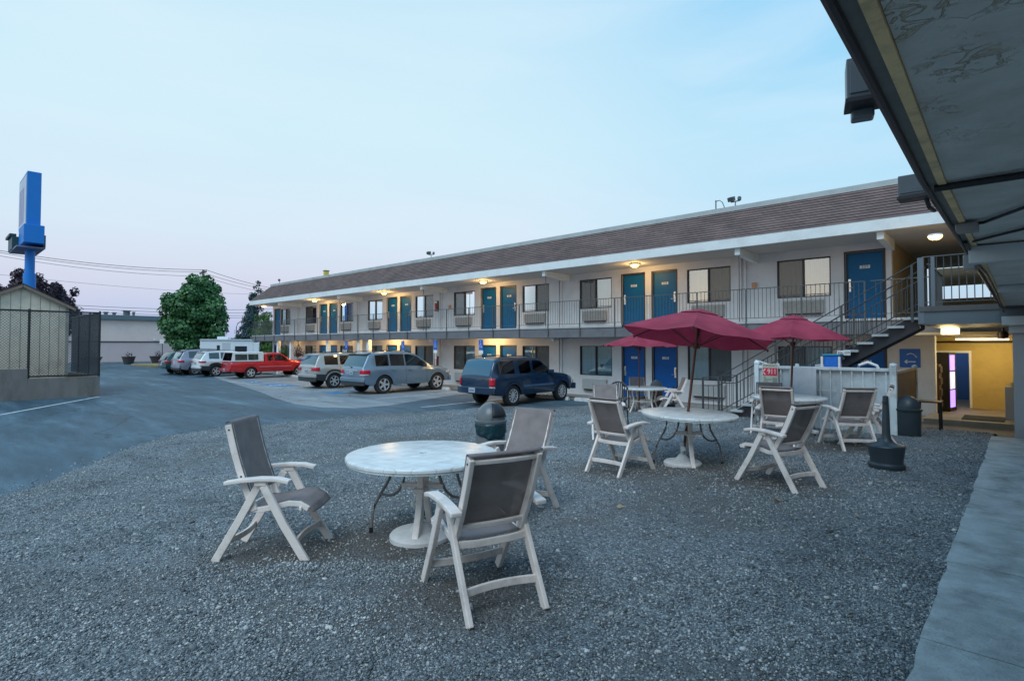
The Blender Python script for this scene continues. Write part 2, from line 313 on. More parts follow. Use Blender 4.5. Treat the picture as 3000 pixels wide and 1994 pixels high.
s2_=N4.new('ShaderNodeMix'); s2_.data_type='RGBA'; L4.new(wr_.outputs[0],s2_.inputs[0]); L4.new(sm.outputs[2],s2_.inputs[6]); s2_.inputs[7].default_value=(.085,.066,.052,1); L4.new(s2_.outputs[2],P4.inputs['Base Color'])
bb=N4.new('ShaderNodeBump'); bb.inputs['Strength'].default_value=1; bb.inputs['Distance'].default_value=.015; bb.invert=True; L4.new(vo.outputs['Distance'],bb.inputs['Height']); L4.new(bb.outputs[0],P4.inputs['Normal'])
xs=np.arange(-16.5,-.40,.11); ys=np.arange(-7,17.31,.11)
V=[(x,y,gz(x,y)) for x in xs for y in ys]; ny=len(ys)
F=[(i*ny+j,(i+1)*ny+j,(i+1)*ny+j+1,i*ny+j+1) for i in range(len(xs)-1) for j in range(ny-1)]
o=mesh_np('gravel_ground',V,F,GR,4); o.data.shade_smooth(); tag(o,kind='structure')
# loose stones, real little rocks, thinning out with distance
PEB=bpy.data.materials.new('pebble'); N5,L5,P5=nt(PEB); P5.inputs['Roughness'].default_value=.85
ge=N5.new('ShaderNodeNewGeometry'); r5=N5.new('ShaderNodeValToRGB'); e=r5.color_ramp; e.elements[0].color=(.075,.085,.092,1); e.elements[1].color=(.56,.57,.56,1)
for p,c in ((.35,(.135,.155,.165)),(.6,(.215,.24,.25)),(.8,(.32,.34,.345)),(.93,(.43,.42,.39))): k=e.elements.new(p); k.color=(*c,1)
L5.new(ge.outputs['Random Per Island'],r5.inputs[0])
big=N5.new('ShaderNodeTexNoise'); big.inputs['Scale'].default_value=.9; big.inputs['Detail'].default_value=8; big.inputs['Roughness'].default_value=.65; tcp=N5.new('ShaderNodeTexCoord'); L5.new(tcp.outputs['Object'],big.inputs['Vector'])
bm5=N5.new('ShaderNodeMapRange'); bm5.inputs[1].default_value=.35; bm5.inputs[2].default_value=.65; bm5.inputs[3].default_value=.78; bm5.inputs[4].default_value=1.4; L5.new(big.outputs[0],bm5.inputs[0])
v5=N5.new('ShaderNodeVectorMath'); v5.operation='SCALE'; L5.new(r5.outputs[0],v5.inputs[0]); L5.new(bm5.outputs[0],v5.inputs['Scale']); L5.new(v5.outputs[0],P5.inputs['Base Color'])
rs=np.random.RandomState(3)
def stones(n,dmin,dmax,rmin,rmax,ico):
    d=np.sqrt(rs.uniform(dmin**2,dmax**2,n)); u=rs.uniform(-1.02,.98,n)*d
    x=RT.x*u+FW.x*d; y=RT.y*u+FW.y*d
    keep=(x<-.45)&(y<17.2)&(y>-6.5); x=x[keep]; y=y[keep]
    b=np.array([bx(q) for q in y]); k2=(x>b+rs.normal(-.02,.38,len(x)))&np.array([noise.noise((p*.55,q*.55,9))+.5*noise.noise((p*2.1,q*2.1,5))<.20 or rs.rand()<.36 for p,q in zip(x,y)])&np.array([min(math.hypot(p-a,q-c) for a,c in WORN)>.55+.5*noise.noise((p*1.7,q*1.7,3)) or rs.rand()<.45 for p,q in zip(x,y)]); x=x[k2];y=y[k2]
    z=np.array([gz(p,q) for p,q in zip(x,y)]); z=np.maximum(z,LOT)
    n=len(x)
    if ico:
        t=(1+5**.5)/2; base=np.array([(-1,t,0),(1,t,0),(-1,-t,0),(1,-t,0),(0,-1,t),(0,1,t),(0,-1,-t),(0,1,-t),(t,0,-1),(t,0,1),(-t,0,-1),(-t,0,1)],float)/1.9
        fc=np.array([(0,11,5),(0,5,1),(0,1,7),(0,7,10),(0,10,11),(1,5,9),(5,11,4),(11,10,2),(10,7,6),(7,1,8),(3,9,4),(3,4,2),(3,2,6),(3,6,8),(3,8,9),(4,9,5),(2,4,11),(6,2,10),(8,6,7),(9,8,1)])
    else:
        base=np.array([(1,0,0),(-1,0,0),(0,1,0),(0,-1,0),(0,0,1),(0,0,-1)],float)
        fc=np.array([(0,2,4),(2,1,4),(1,3,4),(3,0,4),(2,0,5),(1,2,5),(3,1,5),(0,3,5)])
    m=len(base); r=rmin+(rmax-rmin)*rs.beta(1.3,3.5,n)
    ang=rs.uniform(0,2*PI,n); sx=rs.uniform(.7,1.3,n); sy=rs.uniform(.6,1.1,n); sz=rs.uniform(.4,.8,n)
    P=base[None]*(1+rs.uniform(-.25,.25,(n,m,1))); P=P*np.stack([sx,sy,sz],1)[:,None]
    tl=rs.uniform(-.6,.6,n); c,s_=np.cos(tl)[:,None],np.sin(tl)[:,None]; P=np.stack([P[...,0]*c-P[...,2]*s_,P[...,1],P[...,0]*s_+P[...,2]*c],-1)
    c,s_=np.cos(ang)[:,None],np.sin(ang)[:,None]; P=np.stack([P[...,0]*c-P[...,1]*s_,P[...,0]*s_+P[...,1]*c,P[...,2]],-1)
    P=P*r[:,None,None]; P[...,0]+=x[:,None];P[...,1]+=y[:,None];P[...,2]+=(z+r*rs.uniform(-.1,.45,n))[:,None]
    return P.reshape(-1,3),(fc[None]+(np.arange(n)*m)[:,None,None]).reshape(-1,3)
S=[stones(125000,1.5,4.4,.0035,.018,False),stones(110000,4.2,8.5,.0045,.020,False),stones(70000,8.2,18,.008,.026,False),stones(700,1.7,7,.018,.030,True)]
v=[];f=[];off=0
for a,b in S: v.append(a);f.append(b+off);off+=len(a)
o=mesh_np('gravel',np.concatenate(v),np.concatenate(f),PEB,3); tag(o,'loose grey gravel covering the patio yard','gravel',kind='stuff')

# paved walk beside the camera, with joints
def plate(name,x0,x1,y0,y1,z1,th,m,nj=0,axis='y',kind='structure'):
    b=MB()
    if nj:
        L_=(y1-y0)/nj
        for i in range(nj): b.b2(x0,x1,y0+i*L_+.004,y0+(i+1)*L_-.004,z1-th,z1)
    else: b.b2(x0,x1,y0,y1,z1-th,z1)
    o=b.build(name,m,bevel=.008); 
    if kind: tag(o,kind=kind)
    return o
M_walk=mat('walk_concrete',(.40,.445,.45),.7,n=.25,ns=5,bump=.4,bs=60,dirt=((.12,.135,.14),.85,2.1))
b=MB()
for i in range(12):
    y0=-3.6+i*1.5; y1=y0+1.5-.012
    if y1>13.3: y1=13.3
    dx=rnd.uniform(-.012,.012)
    pts=[(-.46+dx,y0)]+[(-.46+dx+.05*max(0,noise.noise((y0*3,t*7,2))),y0+(y1-y0)*t/8) for t in range(1,8)]+[(-.46+dx,y1),(1.75,y1),(1.75,y0)]
    n=len(pts); b.add([(x,y,.5) for x,y in pts]+[(x,y,.2) for x,y in pts],[tuple(range(n))]+[(k,(k+1)%n,n+(k+1)%n,n+k) for k in range(n)])
b.b2(-.44,1.7,-3.6,13.28,.1,.47)
tag(b.build('sidewalk',M_walk),kind='structure')
plate('entrance_pavement',-3.0,1.75,13.31,16.2,.30,.28,mat('entrance_concrete',(.17,.15,.14),.75,n=.2,ns=2,bump=.2,bs=80,dirt=((.08,.07,.065),.7,1.4)),2)
plate('passage_floor',-2.6,3,17.6,26,.2,.2,mat('passage_floor',(.2,.17,.13),.6,n=.2,ns=2))
b=MB(); b.b2(-1.78,1.74,16.2,17.598,.05,.43); o=b.build('entrance_step',mat('step_concrete',(.32,.27,.2),.75,n=.2,ns=2),bevel=.01); tag(o,kind='structure')
b=MB(); b.b2(-1.1,-.35,16.5,17.5,.432,.448); o=b.build('door_mat',mat('mat_rubber',(.03,.032,.03),.9,bump=.4,bs=100),bevel=.004); tag(o,'dark rubber mat on the step of the lit passage','mat')
plate('motel_walkway',-43.3,-3.02,17.32,19.0,.08,.07,mat('walkway_concrete',(.22,.215,.2),.85,n=.15,ns=1.5,bump=.2,bs=70,dirt=((.1,.1,.1),.6,1)),26)
# painted markings
PAINT=mat('road_paint',(.62,.66,.68),.6,n=.2,ns=4,dirt=((.16,.18,.19),.8,6))
PBLUE=mat('road_paint_blue',(.03,.2,.40),.6,n=.2,ns=4,dirt=((.14,.16,.18),.8,4))
def stripe(p,q,wd,z,m,name='painted_line'):
    p=Vector((*p,z));q=Vector((*q,z)); s_=(q-p).cross(Vector((0,0,1))).normalized()*wd/2
    b=MB(); b.add([p-s_,q-s_,q+s_,p+s_],[(0,1,2,3)]); o=b.build(name,m); tag(o,kind='structure'); return o
stripe((-20.2,.2),(-27.6,5.15),.12,LOT+.008,PAINT)
for i,x in enumerate((-14.9,-18.5,-22.2,-23.4,-26.8,-30.4,-33.6,-37.3,-40.6)):
    stripe((x,12.2 if i else 11.6),(x,16.6),.1,LOT+.008,PAINT)
stripe((-33.5,12.25),(-30.4,12.25),.1,LOT+.009,PAINT)
b=MB()
for x0,x1,y0 in((-23.3,-22.3,12.3),):
    for k in range(5): 
        y=y0+k*.85; b.add([(x0,y,LOT+.012),(x1,y+.5,LOT+.012),(x1,y+.75,LOT+.012),(x0,y+.25,LOT+.012)],[(0,1,2,3)])
tag(b.build('painted_hatching',PBLUE),kind='structure')
b=MB(); b.b2(-29.9,-27.2,12.5,13.5,LOT,LOT+.0125); b.b2(-22.3,-21.6,12.1,12.9,LOT,LOT+.0125); b.b2(-33.0,-31.2,12.7,13.4,LOT,LOT+.0125)
tag(b.build('painted_bay_symbol_field',PBLUE),kind='structure')
b=MB()
for (sx,sy) in ((-28.5,12.9),(-32,12.9)):   # wheelchair pictogram in white strokes
    z=LOT+.018
    for p,q in(((0,.45),(0,0)),((0,0),(.3,0)),((.3,0),(.45,-.4)),((0,.2),(.3,.2))): b.bar((sx+p[0],sy+p[1],z),(sx+q[0],sy+q[1],z),.09,.004)
    for k in range(14):
        a=R(100+k*19); a2=R(100+(k+1)*19); b.bar((sx+.05+.33*math.cos(a),sy-.12+.33*math.sin(a),z),(sx+.05+.33*math.cos(a2),sy-.12+.33*math.sin(a2),z),.07,.004)
tag(b.build('painted_wheelchair_symbol',PAINT),kind='structure')
# wheel stops
M_stop=mat('painted_concrete',(.55,.55,.55),.8,n=.1,ns=4,dirt=((.25,.24,.23),.7,5))
st=MB(); st.add([(-.9,-.08,0),(.9,-.08,0),(.9,.08,0),(-.9,.08,0),(-.88,-.05,.12),(.88,-.05,.12),(.88,.05,.12),(-.88,.05,.12)],[(0,1,5,4),(1,2,6,5),(2,3,7,6),(3,0,4,7),(4,5,6,7)])
st0=st.build('wheel_stop',M_stop,bevel=.015)
wl=[(-11.6,'by the front wheel of the dark blue SUV'),(-13.7,'under the nose of the dark blue SUV'),(-17.2,'between the dark blue and the grey blue SUVs'),(-20.6,'under the nose of the grey blue SUV'),(-25.2,'under the nose of the beige SUV'),(-28.9,'in the empty disabled bay left of the beige SUV'),(-35.6,'in front of the red pickup')]
for i,(x,l) in enumerate(wl):
    o=st0 if i==0 else copy_tree(st0); o.location=(x,17.0,LOT); o.rotation_euler=(0,0,rnd.uniform(-.04,.04)); tag(o,'white concrete wheel stop '+l,'wheel stop','wheel stops along the motel walkway')
# ------------------------------------------------------------------ motel
WY=19.0; X0=-43.1; XU=-2.75; XL=-1.8; ZF=2.88; ZS=5.15
PC=[-10.5,-18.5,-26.53,-34.55]
motel=thing('motel','long two storey motel block with blue doors, balcony railing and shingled mansard roof','building',(-22,WY,0))
def mp_(o): o.parent=motel; o.matrix_parent_inverse=Matrix.Translation((22,-WY,0)); return o
def bl(b,name,mats,**k): return mp_(b.build(name,mats,**k))
doors=[(-3.42,'209','L')]; wins=[(-5.08,1.55,'L')]
for i,c in enumerate(PC):
    doors+=[(c+.66,str(208-2*i),'R'),(c-.66,str(207-2*i),'L')]; wins+=[(c+2.35,1.58,'R'),(c-2.42,1.58,'L')]
doors+=[(-42.3,'','R')]; wins+=[(-40.9,1.55,'R')]
def wall_open(b,x0,x1,z0,z1,ops,y=WY,th=.2):
    xs=sorted({x0,x1,*[o[0] for o in ops],*[o[1] for o in ops]})
    for a,c in zip(xs,xs[1:]):
        m=(a+c)/2; iv=sorted([(o[2],o[3]) for o in ops if o[0]<m<o[1]]); z=z0
        for p,q in iv:
            if p>z+1e-4: b.b2(a,c,y,y+th,z,p)
            z=q
        if z<z1: b.b2(a,c,y,y+th,z,z1)
DW=.96
for fl in (0,1):
    dz=ZF if fl else .08; ops=[]
    for x,n,s in doors: ops.append((x-DW/2,x+DW/2,dz,dz+2.02))
    wz0,wz1=(3.65,4.87) if fl else (.90,2.11)
    for x,wd,s in wins: ops.append((x-wd/2,x+wd/2,wz0,wz1))
    b=MB(); wall_open(b,X0,XU if fl else XL,(2.84 if fl else .0),(ZS if fl else 2.45),ops); bl(b,'wall',M_wall)
# end walls, back wall, inner dark rooms
b=MB(); b.b2(X0,X0+.2,WY+.201,27,0,ZS); b.b2(XL-.75,XL,WY+.201,WY+.35,0,2.45); b.b2(XL-.95,XL-.75,WY+.201,25.5,0,2.45); b.b2(X0+.2,XU,26.8,27,0,ZS); bl(b,'wall',M_wall)
M_warm=mat('breezeway_paint',(.42,.33,.2),.8,n=.08,ns=1.5)
b=MB(); b.b2(XU-.2,XU,WY+.201,26.8,2.9,ZS); bl(b,'wall',M_warm)
b=MB(); b.b2(X0+.2,XL-.96,20.3,20.4,0,ZS); bl(b,'room_partition',mat('room_dark',(.05,.05,.05),.9))
# mansard roof in stepped courses
ROOF=bpy.data.materials.new('shingles'); N,L,P=nt(ROOF); P.inputs['Roughness'].default_value=.85
tcg=N.new('ShaderNodeTexCoord'); se=N.new('ShaderNodeSeparateXYZ'); L.new(tcg.outputs['Object'],se.inputs[0]); ax=N.new('ShaderNodeMath'); ax.operation='ADD'; L.new(se.outputs[0],ax.inputs[0]); L.new(se.outputs[1],ax.inputs[1])
zz=N.new('ShaderNodeMath'); zz.operation='SUBTRACT'; zz.inputs[1].default_value=5.46; L.new(se.outputs[2],zz.inputs[0])
cb=N.new('ShaderNodeCombineXYZ'); L.new(ax.outputs[0],cb.inputs[0]); L.new(zz.outputs[0],cb.inputs[1])
br=N.new('ShaderNodeTexBrick'); br.inputs['Scale'].default_value=1; br.inputs['Brick Width'].default_value=.42; br.inputs['Row Height'].default_value=1.09/12; br.inputs['Mortar Size'].default_value=.004; br.inputs['Bias'].default_value=0
br.inputs['Color1'].default_value=(.185,.122,.108,1); br.inputs['Color2'].default_value=(.132,.092,.084,1); br.inputs['Mortar'].default_value=(.05,.035,.045,1); L.new(cb.outputs[0],br.inputs['Vector'])
nn=N.new('ShaderNodeTexNoise'); nn.inputs['Scale'].default_value=.9; nn.inputs['Detail'].default_value=9; nn.inputs['Roughness'].default_value=.7; L.new(tcg.outputs['Object'],nn.inputs['Vector'])
m_=N.new('ShaderNodeMapRange'); m_.inputs[1].default_value=.3;m_.inputs[2].default_value=.7;m_.inputs[3].default_value=.72;m_.inputs[4].default_value=1.3; L.new(nn.outputs[0],m_.inputs[0])
v_=N.new('ShaderNodeVectorMath'); v_.operation='SCALE'; L.new(br.outputs[0],v_.inputs[0]); L.new(m_.outputs[0],v_.inputs['Scale']); L.new(v_.outputs[0],P.inputs['Base Color'])
XR=4.0
def rp(t,end):   # point on the slope: t up the slope
    y=17.22+.98*t; z=5.46+1.09*t
    return (y,z,X0+.02+1.45*t)
b=MB(); NC=12
for i in range(NC):
    t0,t1=i/NC,(i+1)/NC; y0,z0,h0=rp(t0,0); y1,z1,h1=rp(t1,0); o=.026
    jit=[0]
    # front
    b.add([(h0-o,y0-o,z0),(XR,y0-o,z0),(XR,y1,z1),(h1,y1,z1),(h0,y0,z0),(XR,y0,z0)],[(0,1,2,3),(4,5,1,0)])
    # left end
    b.add([(h0-o,y0-o,z0),(h0-o,27.2-.98*t0,z0),(h1,27.2-.98*t1,z1),(h1,y1,z1),(h0,y0,z0),(h0,27.2,z0)],[(0,1,2,3),(4,5,1,0)])
roof=bl(b,'roof',ROOF)
b=MB(); M_cap=mat('roof_cap_metal',(.42,.45,.45),.6,n=.1,ns=2,dirt=((.25,.26,.26),.6,1.5))
b.b2(-41.7,XR,18.16,18.42,6.54,6.70); b.b2(-41.72,-41.45,18.43,26.3,6.54,6.70); b.b2(-41.44,XR,18.43,26.3,6.5,6.62); c=b.build('roof_cap',M_cap,parent=None); c.parent=roof
b=MB(); b.b2(X0,XR,17.2,17.32,5.155,5.46); b.b2(X0,X0+.12,17.33,27.2,5.155,5.46); bl(b,'fascia',M_white,bevel=.006)
b=MB(); b.b2(X0+.12,XR,17.322,27.2,ZS,ZS+.06); bl(b,'soffit',M_soff)
# balcony
b=MB(); b.b2(X0,-1.5,17.45,WY+.0,2.62,2.80); b.b2(X0,-1.5,17.45,17.6,2.44,2.618); b.b2(X0,X0+.15,17.602,WY,2.44,2.618); bl(b,'balcony_slab',M_slab)
b=MB(); b.b2(X0+.01,-1.5,17.42,WY-.003,2.803,2.865); bl(b,'balcony_deck',mat('deck_top',(.42,.42,.42),.7,n=.1,ns=3))
# stains and joists: small beams under the slab
for x in (-6.5,-14.3,-22.3,-30.4,-38.4):
    b=MB(); b.b2(x-.08,x+.08,17.602,WY-.002,2.44,2.617); bl(b,'slab_beam',M_slab)
def rail_panel(x0,x1,y=17.42,z0=2.97,z1=3.87,nm='railing_panel',ax='x'):
    b=MB(); n=max(2,round(abs(x1-x0)/.118))
    P=(lambda s,z:(s,y,z)) if ax=='x' else (lambda s,z:(y,s,z))
    b.bar(P(x0,z1),P(x1,z1),.045,.022); b.bar(P(x0,z0),P(x1,z0),.03,.016)
    for i in range(1,n): s=x0+(x1-x0)*i/n; b.tube([P(s,z0+.008),P(s,z1-.011)],.0085,4,cap=False)
    return b
posts=[-3.14-1.572*i for i in range(0,26)]
for i,x in enumerate(posts):
    b=MB(); b.b2(x-.018,x+.018,17.40,17.44,2.48,3.87); bl(b,'railing_post',M_rail)
    x1=posts[i+1] if i+1<len(posts) else X0
    bl(rail_panel(x-.018,x1+.018),'railing_panel',M_rail)
bl(rail_panel(17.44,WY,y=X0+.03,ax='y'),'railing_panel',M_rail)
# beams with hanging rods, ceiling lamps
for x in (-2.75,-6.5,-14.3,-22.3,-30.4,-38.4):
    b=MB(); b.add([(x-.08,17.33,4.95),(x+.08,17.33,4.95),(x+.08,17.33,ZS-.001),(x-.08,17.33,ZS-.001),(x-.08,WY-.001,4.86),(x+.08,WY-.001,4.86),(x+.08,WY-.001,ZS-.001),(x-.08,WY-.001,ZS-.001)],[(0,1,2,3),(4,5,6,7),(0,1,5,4),(1,2,6,5),(2,3,7,6),(3,0,4,7)])
    bl(b,'beam',M_white)
    if x<-3:
        b=MB(); b.tube([(x,17.47,2.87),(x,17.47,4.95)],.014,6); bl(b,'hanging_rod',M_rail)
        for dx in (-.35,-.5):
            b=MB(); b.b2(x+dx-.03,x+dx+.03,WY-.07,WY-.001,2.87,ZS); bl(b,'downpipe',M_wall)
            b=MB(); b.b2(x+dx-.03,x+dx+.03,WY-.07,WY-.001,.08,2.617); bl(b,'downpipe',M_wall)
        b=MB(); b.b2(x+.1,x+.22,17.7,17.85,2.30,2.44); b.tube([(x+.16,17.85,2.37),(x+.16,18.2,2.40)],.03,8); bl(b,'floodlight',M_plate)
def lamp(x,y,z,pw,up=True,s=1):
    b=MB(); b.lathe([(0,0),(.16*s,0),(.17*s,-.02),(.17*s,-.05)],16,(x,y,z)); l=bl(b,'ceiling_lamp',M_plate,smooth=40)
    b=MB(); b.lathe([(.155*s,-.04),(.15*s,-.09),(.10*s,-.125),(0,-.13)],16,(x,y,z)); d=b.build('diffuser',M_lamp,smooth=60); d.parent=l
    light('lamp_light',(x,y,z-.2),pw)
for i,c in enumerate(PC): lamp(c,18.0,ZS-.001,[30,34,50,46][i]); 
for i,c in enumerate(PC): 
    if i: lamp(c-.1,18.1,2.618,[0,75,75,40][i],s=.8)
lamp(-42.4,18.0,ZS-.001,8); lamp(-38.8,18.2,2.618,12,s=.8); lamp(-31.5,18.2,2.618,12,s=.8)
# doors
def make_door(low):
    b=MB(); b.b2(-DW/2,DW/2,.07,.11,0,2.02)
    d=b.build('door',M_door2 if low else M_door,bevel=.004)
    f=MB(); t=.045
    f.b2(-DW/2-.045,-DW/2-.001,-.015,.03,0,2.065); f.b2(DW/2+.001,DW/2+.045,-.015,.03,0,2.065); f.b2(-DW/2-.001,DW/2+.001,-.015,.03,2.021,2.065)
    f.b2(-DW/2+.0,-DW/2+.03,.031,.069,0,2.02); f.b2(DW/2-.03,DW/2,.031,.069,0,2.02); f.b2(-DW/2+.03,DW/2-.03,.031,.069,1.985,2.02)
    fo=f.build('door_frame',M_dark); fo.parent=d
    f=MB(); f.b2(-DW/2+.002,DW/2-.002,-.01,.068,-.012,.018); fo=f.build('threshold',M_chrome if low else M_white); fo.parent=d
    return d
def hardware(d,side):
    s=-1 if side=='L' else 1; x=s*(DW/2-.085); b=MB()
    b.b2(x-.035,x+.035,.045,.068,.86,1.24); b.b2(x-.03,x+.03,.02,.044,1.06,1.18)
    b.tube([(x,.05,.98),(x,.0,.98),(x-s*.12,-.003,.98)],.011,6)
    o=b.build('handle',M_chrome,bevel=.004); o.parent=d
dproto={0:make_door(True),1:make_door(False)}; first={0:True,1:True}
for fl in (0,1):
    for x,n,s in doors:
        if first[fl]: d=dproto[fl]; first[fl]=False
        else: 
            d=dproto[fl].copy(); COL.objects.link(d)
            for ch in base_ch[fl]: c=ch.copy(); COL.objects.link(c); c.parent=d
        if d is dproto[fl]:
            base_ch=globals().setdefault('base_ch',{}); base_ch[fl]=list(d.children)
        d.parent=motel; d.location=(x+22,0,ZF if fl else .08)
        hardware(d,s)
        if n:
            num=n if fl else '1'+n[1:]
            b=MB(); b.b2(-.13,.13,.062,.069,1.535,1.625); p=b.build('number_plate',M_plate); p.parent=d
            t=text('number',num,.105,M_ink,d,(0,.061,1.58),(PI/2,0,0),ext=.0015,sx=1.25)
        if fl==1:
            pass
# windows
CUR=mat('curtain_sheer',(.22,.31,.34),.9,n=.1,ns=3)
CUR2=mat('curtain_lined',(.22,.31,.31),.9,n=.12,ns=3)
def window(x,wd,side,z0,z1,k):
    h=z1-z0; t=.035; b=MB(); y0=.03;y1=.09
    b.b2(-wd/2,wd/2,y0-.02,y1,0,t); b.b2(-wd/2,wd/2,y0-.02,y1,h-t,h); b.b2(-wd/2,-wd/2+t,y0-.019,y1,t,h-t); b.b2(wd/2-t,wd/2,y0-.019,y1,t,h-t); b.b2(-.022,.022,y0-.018,y1,t,h-t)
    wn=b.build('window',M_dark); wn.parent=motel; wn.location=(x+22,0,z0)
    for s in(-1,1):
        a,c=(-wd/2+t,-.022) if s<0 else (.022,wd/2-t)
        b=MB(); b.add([(a,.07,t),(c,.07,t),(c,.07,h-t),(a,.07,h-t)],[(0,1,2,3)]); p=b.build('pane',M_glass); p.parent=wn
    s=-1 if side=='L' else 1
    if k%7!=3:
        a,c=(-wd/2+t,-.022) if s<0 else (.022,wd/2-t)
        b=MB(); b.add([(a,.045,t),(c,.045,t),(c,.045,h-t),(a,.045,h-t)],[(0,1,2,3)]); p=b.build('insect_screen',M_scr); p.parent=wn
    r=random.Random(k*31+5)
    # curtains: waved cloth, one side may stand open
    for sd in(-1,1):
        frac=1 if r.random()<.7 else r.uniform(.45,.85)
        x0=-wd/2 if sd<0 else wd/2*(1-frac)+.0; x1=-wd/2+wd/2*frac if sd<0 else wd/2
        ph=r.uniform(0,6); 
        def fn(u,v): xx=x0+(x1-x0)*u; return (xx,.155+.022*math.sin(xx*38+ph+v*.6)+.012*math.sin(xx*71+ph*2),h*v)
        b=MB(); b.grid(fn,40,3); p=b.build('curtain',CUR if r.random()<.6 else CUR2,smooth=80); p.parent=wn
    b=MB(); b.b2(-wd/2,wd/2,.25,.26,0,h); p=b.build('blackout_lining',mat('lining',(.12,.13,.13),.9)); p.parent=wn
M_scr=bpy.data.materials.new('screen'); M_scr.use_nodes=True; NN=M_scr.node_tree.nodes; LL=M_scr.node_tree.links; NN['Principled BSDF'].inputs['Base Color'].default_value=(.11,.115,.12,1); NN['Principled BSDF'].inputs['Roughness'].default_value=.7
tt=NN.new('ShaderNodeBsdfTransparent'); xx=NN.new('ShaderNodeMixShader'); xx.inputs[0].default_value=.62; LL.new(tt.outputs[0],xx.inputs[1]); LL.new(NN['Principled BSDF'].outputs[0],xx.inputs[2]); LL.new(xx.outputs[0],NN['Material Output'].inputs[0])
k=0
for fl in(0,1):
    for x,wd,s in wins:
        k+=1; window(x,wd,s,*((3.65,4.87) if fl else (.90,2.11)),k)
# air conditioners under the windows
def ac(x,z0,z1,fl):
    b=MB(); b.b2(-.58,.58,-.13,-.002,0,z1-z0); a=b.build('air_conditioner',M_ac if fl else mat('ac_cover',(.42,.42,.42),.5,n=.05,ns=5),bevel=.012)
    a.parent=motel; a.location=(x+22,0,z0)
    if fl:
        b=MB(); n=11
        for i in range(n): z=.045+(z1-z0-.09)*i/(n-1); b.b2(-.55,.55,-.142,-.128,z-.009,z+.009)
        for i in range(9): xx=-.52+1.04*i/8; b.b2(xx-.006,xx+.006,-.146,-.13,.03,z1-z0-.03)
        g_=b.build('grille',M_ac); g_.parent=a
    b=MB(); b.b2(-.5,.5,-.125,-.004,-.05,-.001); g_=b.build('drip_tray',M_dark); g_.parent=a
for x,wd,s in wins:
    ac(x,3.14,3.55,1); ac(x,.34,.75,0)
# small square fire alarm boxes and ground floor posts
for x in (-6.55,-21.95): 
    b=MB(); b.b2(x-.07,x+.07,WY-.12,WY-.072,4.05,4.22); bl(b,'alarm_box',mat('alarm_orange',(.55,.25,.12),.5))
for x in (-39.2,-37.2,-32.2,-28.6,-27.6):
    b=MB(); b.b2(x-.11,x+.11,17.62,17.84,.05,2.617 if x>-38 else 2.617); bl(b,'walkway_post',M_white,bevel=.01)
# roof-top floodlights
def rooflight(x,z,k,lab):
    t=thing('roof_floodlight',lab,'floodlight',(x,18.28,6.70),rnd.uniform(-.5,.5),'floodlights on the motel roof edge')
    b=MB(); b.tube([(0,0,0),(0,0,.16)],.018,6); b.box((0,0,.17),(.3,.04,.03)); b.build('bracket',M_slab,t)
    b=MB(); b.box((-.12,-.03,.26),(.2,.16,.14),M=Matrix.Rotation(.4,3,'X')); b.build('lamp_head',M_rail,t,bevel=.01)
    b=MB(); b.box((.14,0,.24),(.09,.1,.12),M=Matrix.Rotation(-.3,3,'X')); b.build('lamp_head',M_rail,t,bevel=.01)
rooflight(-6.9,0,0,'grey twin floodlight on the roof edge above the nearest upstairs rooms')
rooflight(-22.7,0,0,'small twin floodlight on the roof edge at the middle of the block')
rooflight(-40.4,0,0,'twin floodlight at the far left corner of the roof')
t=thing('roof_vent','small yellow vent box on the far part of the motel roof','vent',(-33.6,18.3,6.70)); b=MB(); b.b2(-.13,.13,-.13,.13,0,.3); b.build('box',mat('yellow_vent',(.6,.45,.06),.6),t,bevel=.01); b=MB(); b.b2(-.16,.16,-.16,.16,.302,.34); b.build('lid',M_rail,t)
t=thing('roof_antenna','thin bent pipe on the roof left of the near floodlight','pipe',(-7.55,18.28,6.70)); b=MB(); b.tube([(0,0,0),(0,0,.32)],.02,6); b.tube([(0,0,.28),(.12,0,.3),(.22,0,.22),(.3,0,.0)],.014,6); b.build('pipe',M_rail,t)
# fire extinguishers in wall boxes
ex=thing('fire_extinguisher','','fire extinguisher',(0,0,0)); 
b=MB(); b.b2(-.11,.11,-.14,-.002,0,.55); b.build('cabinet',mat('extinguisher_box',(.16,.07,.07),.4),ex,bevel=.008)
b=MB(); b.tube([(0,-.15,.06),(0,-.15,.36)],.05,10); b.tube([(0,-.15,.36),(0,-.15,.45)],.02,6); b.build('cylinder',mat('extinguisher_red',(.5,.03,.03),.35),ex,smooth=40)
b=MB(); b.b2(-.09,.09,-.146,-.142,.42,.52); b.build('label_plate',M_plate,ex)
for i,(x,z,l) in enumerate(((-23.0,3.95,'upstairs wall by the middle beam'),(-23.0,1.0,'ground floor wall right of the grey blue SUV'))):
    o=ex if i==0 else copy_tree(ex); o.location=(x,WY-.001,z); tag(o,'red fire extinguisher box, '+l,'fire extinguisher','fire extinguishers on the motel wall')
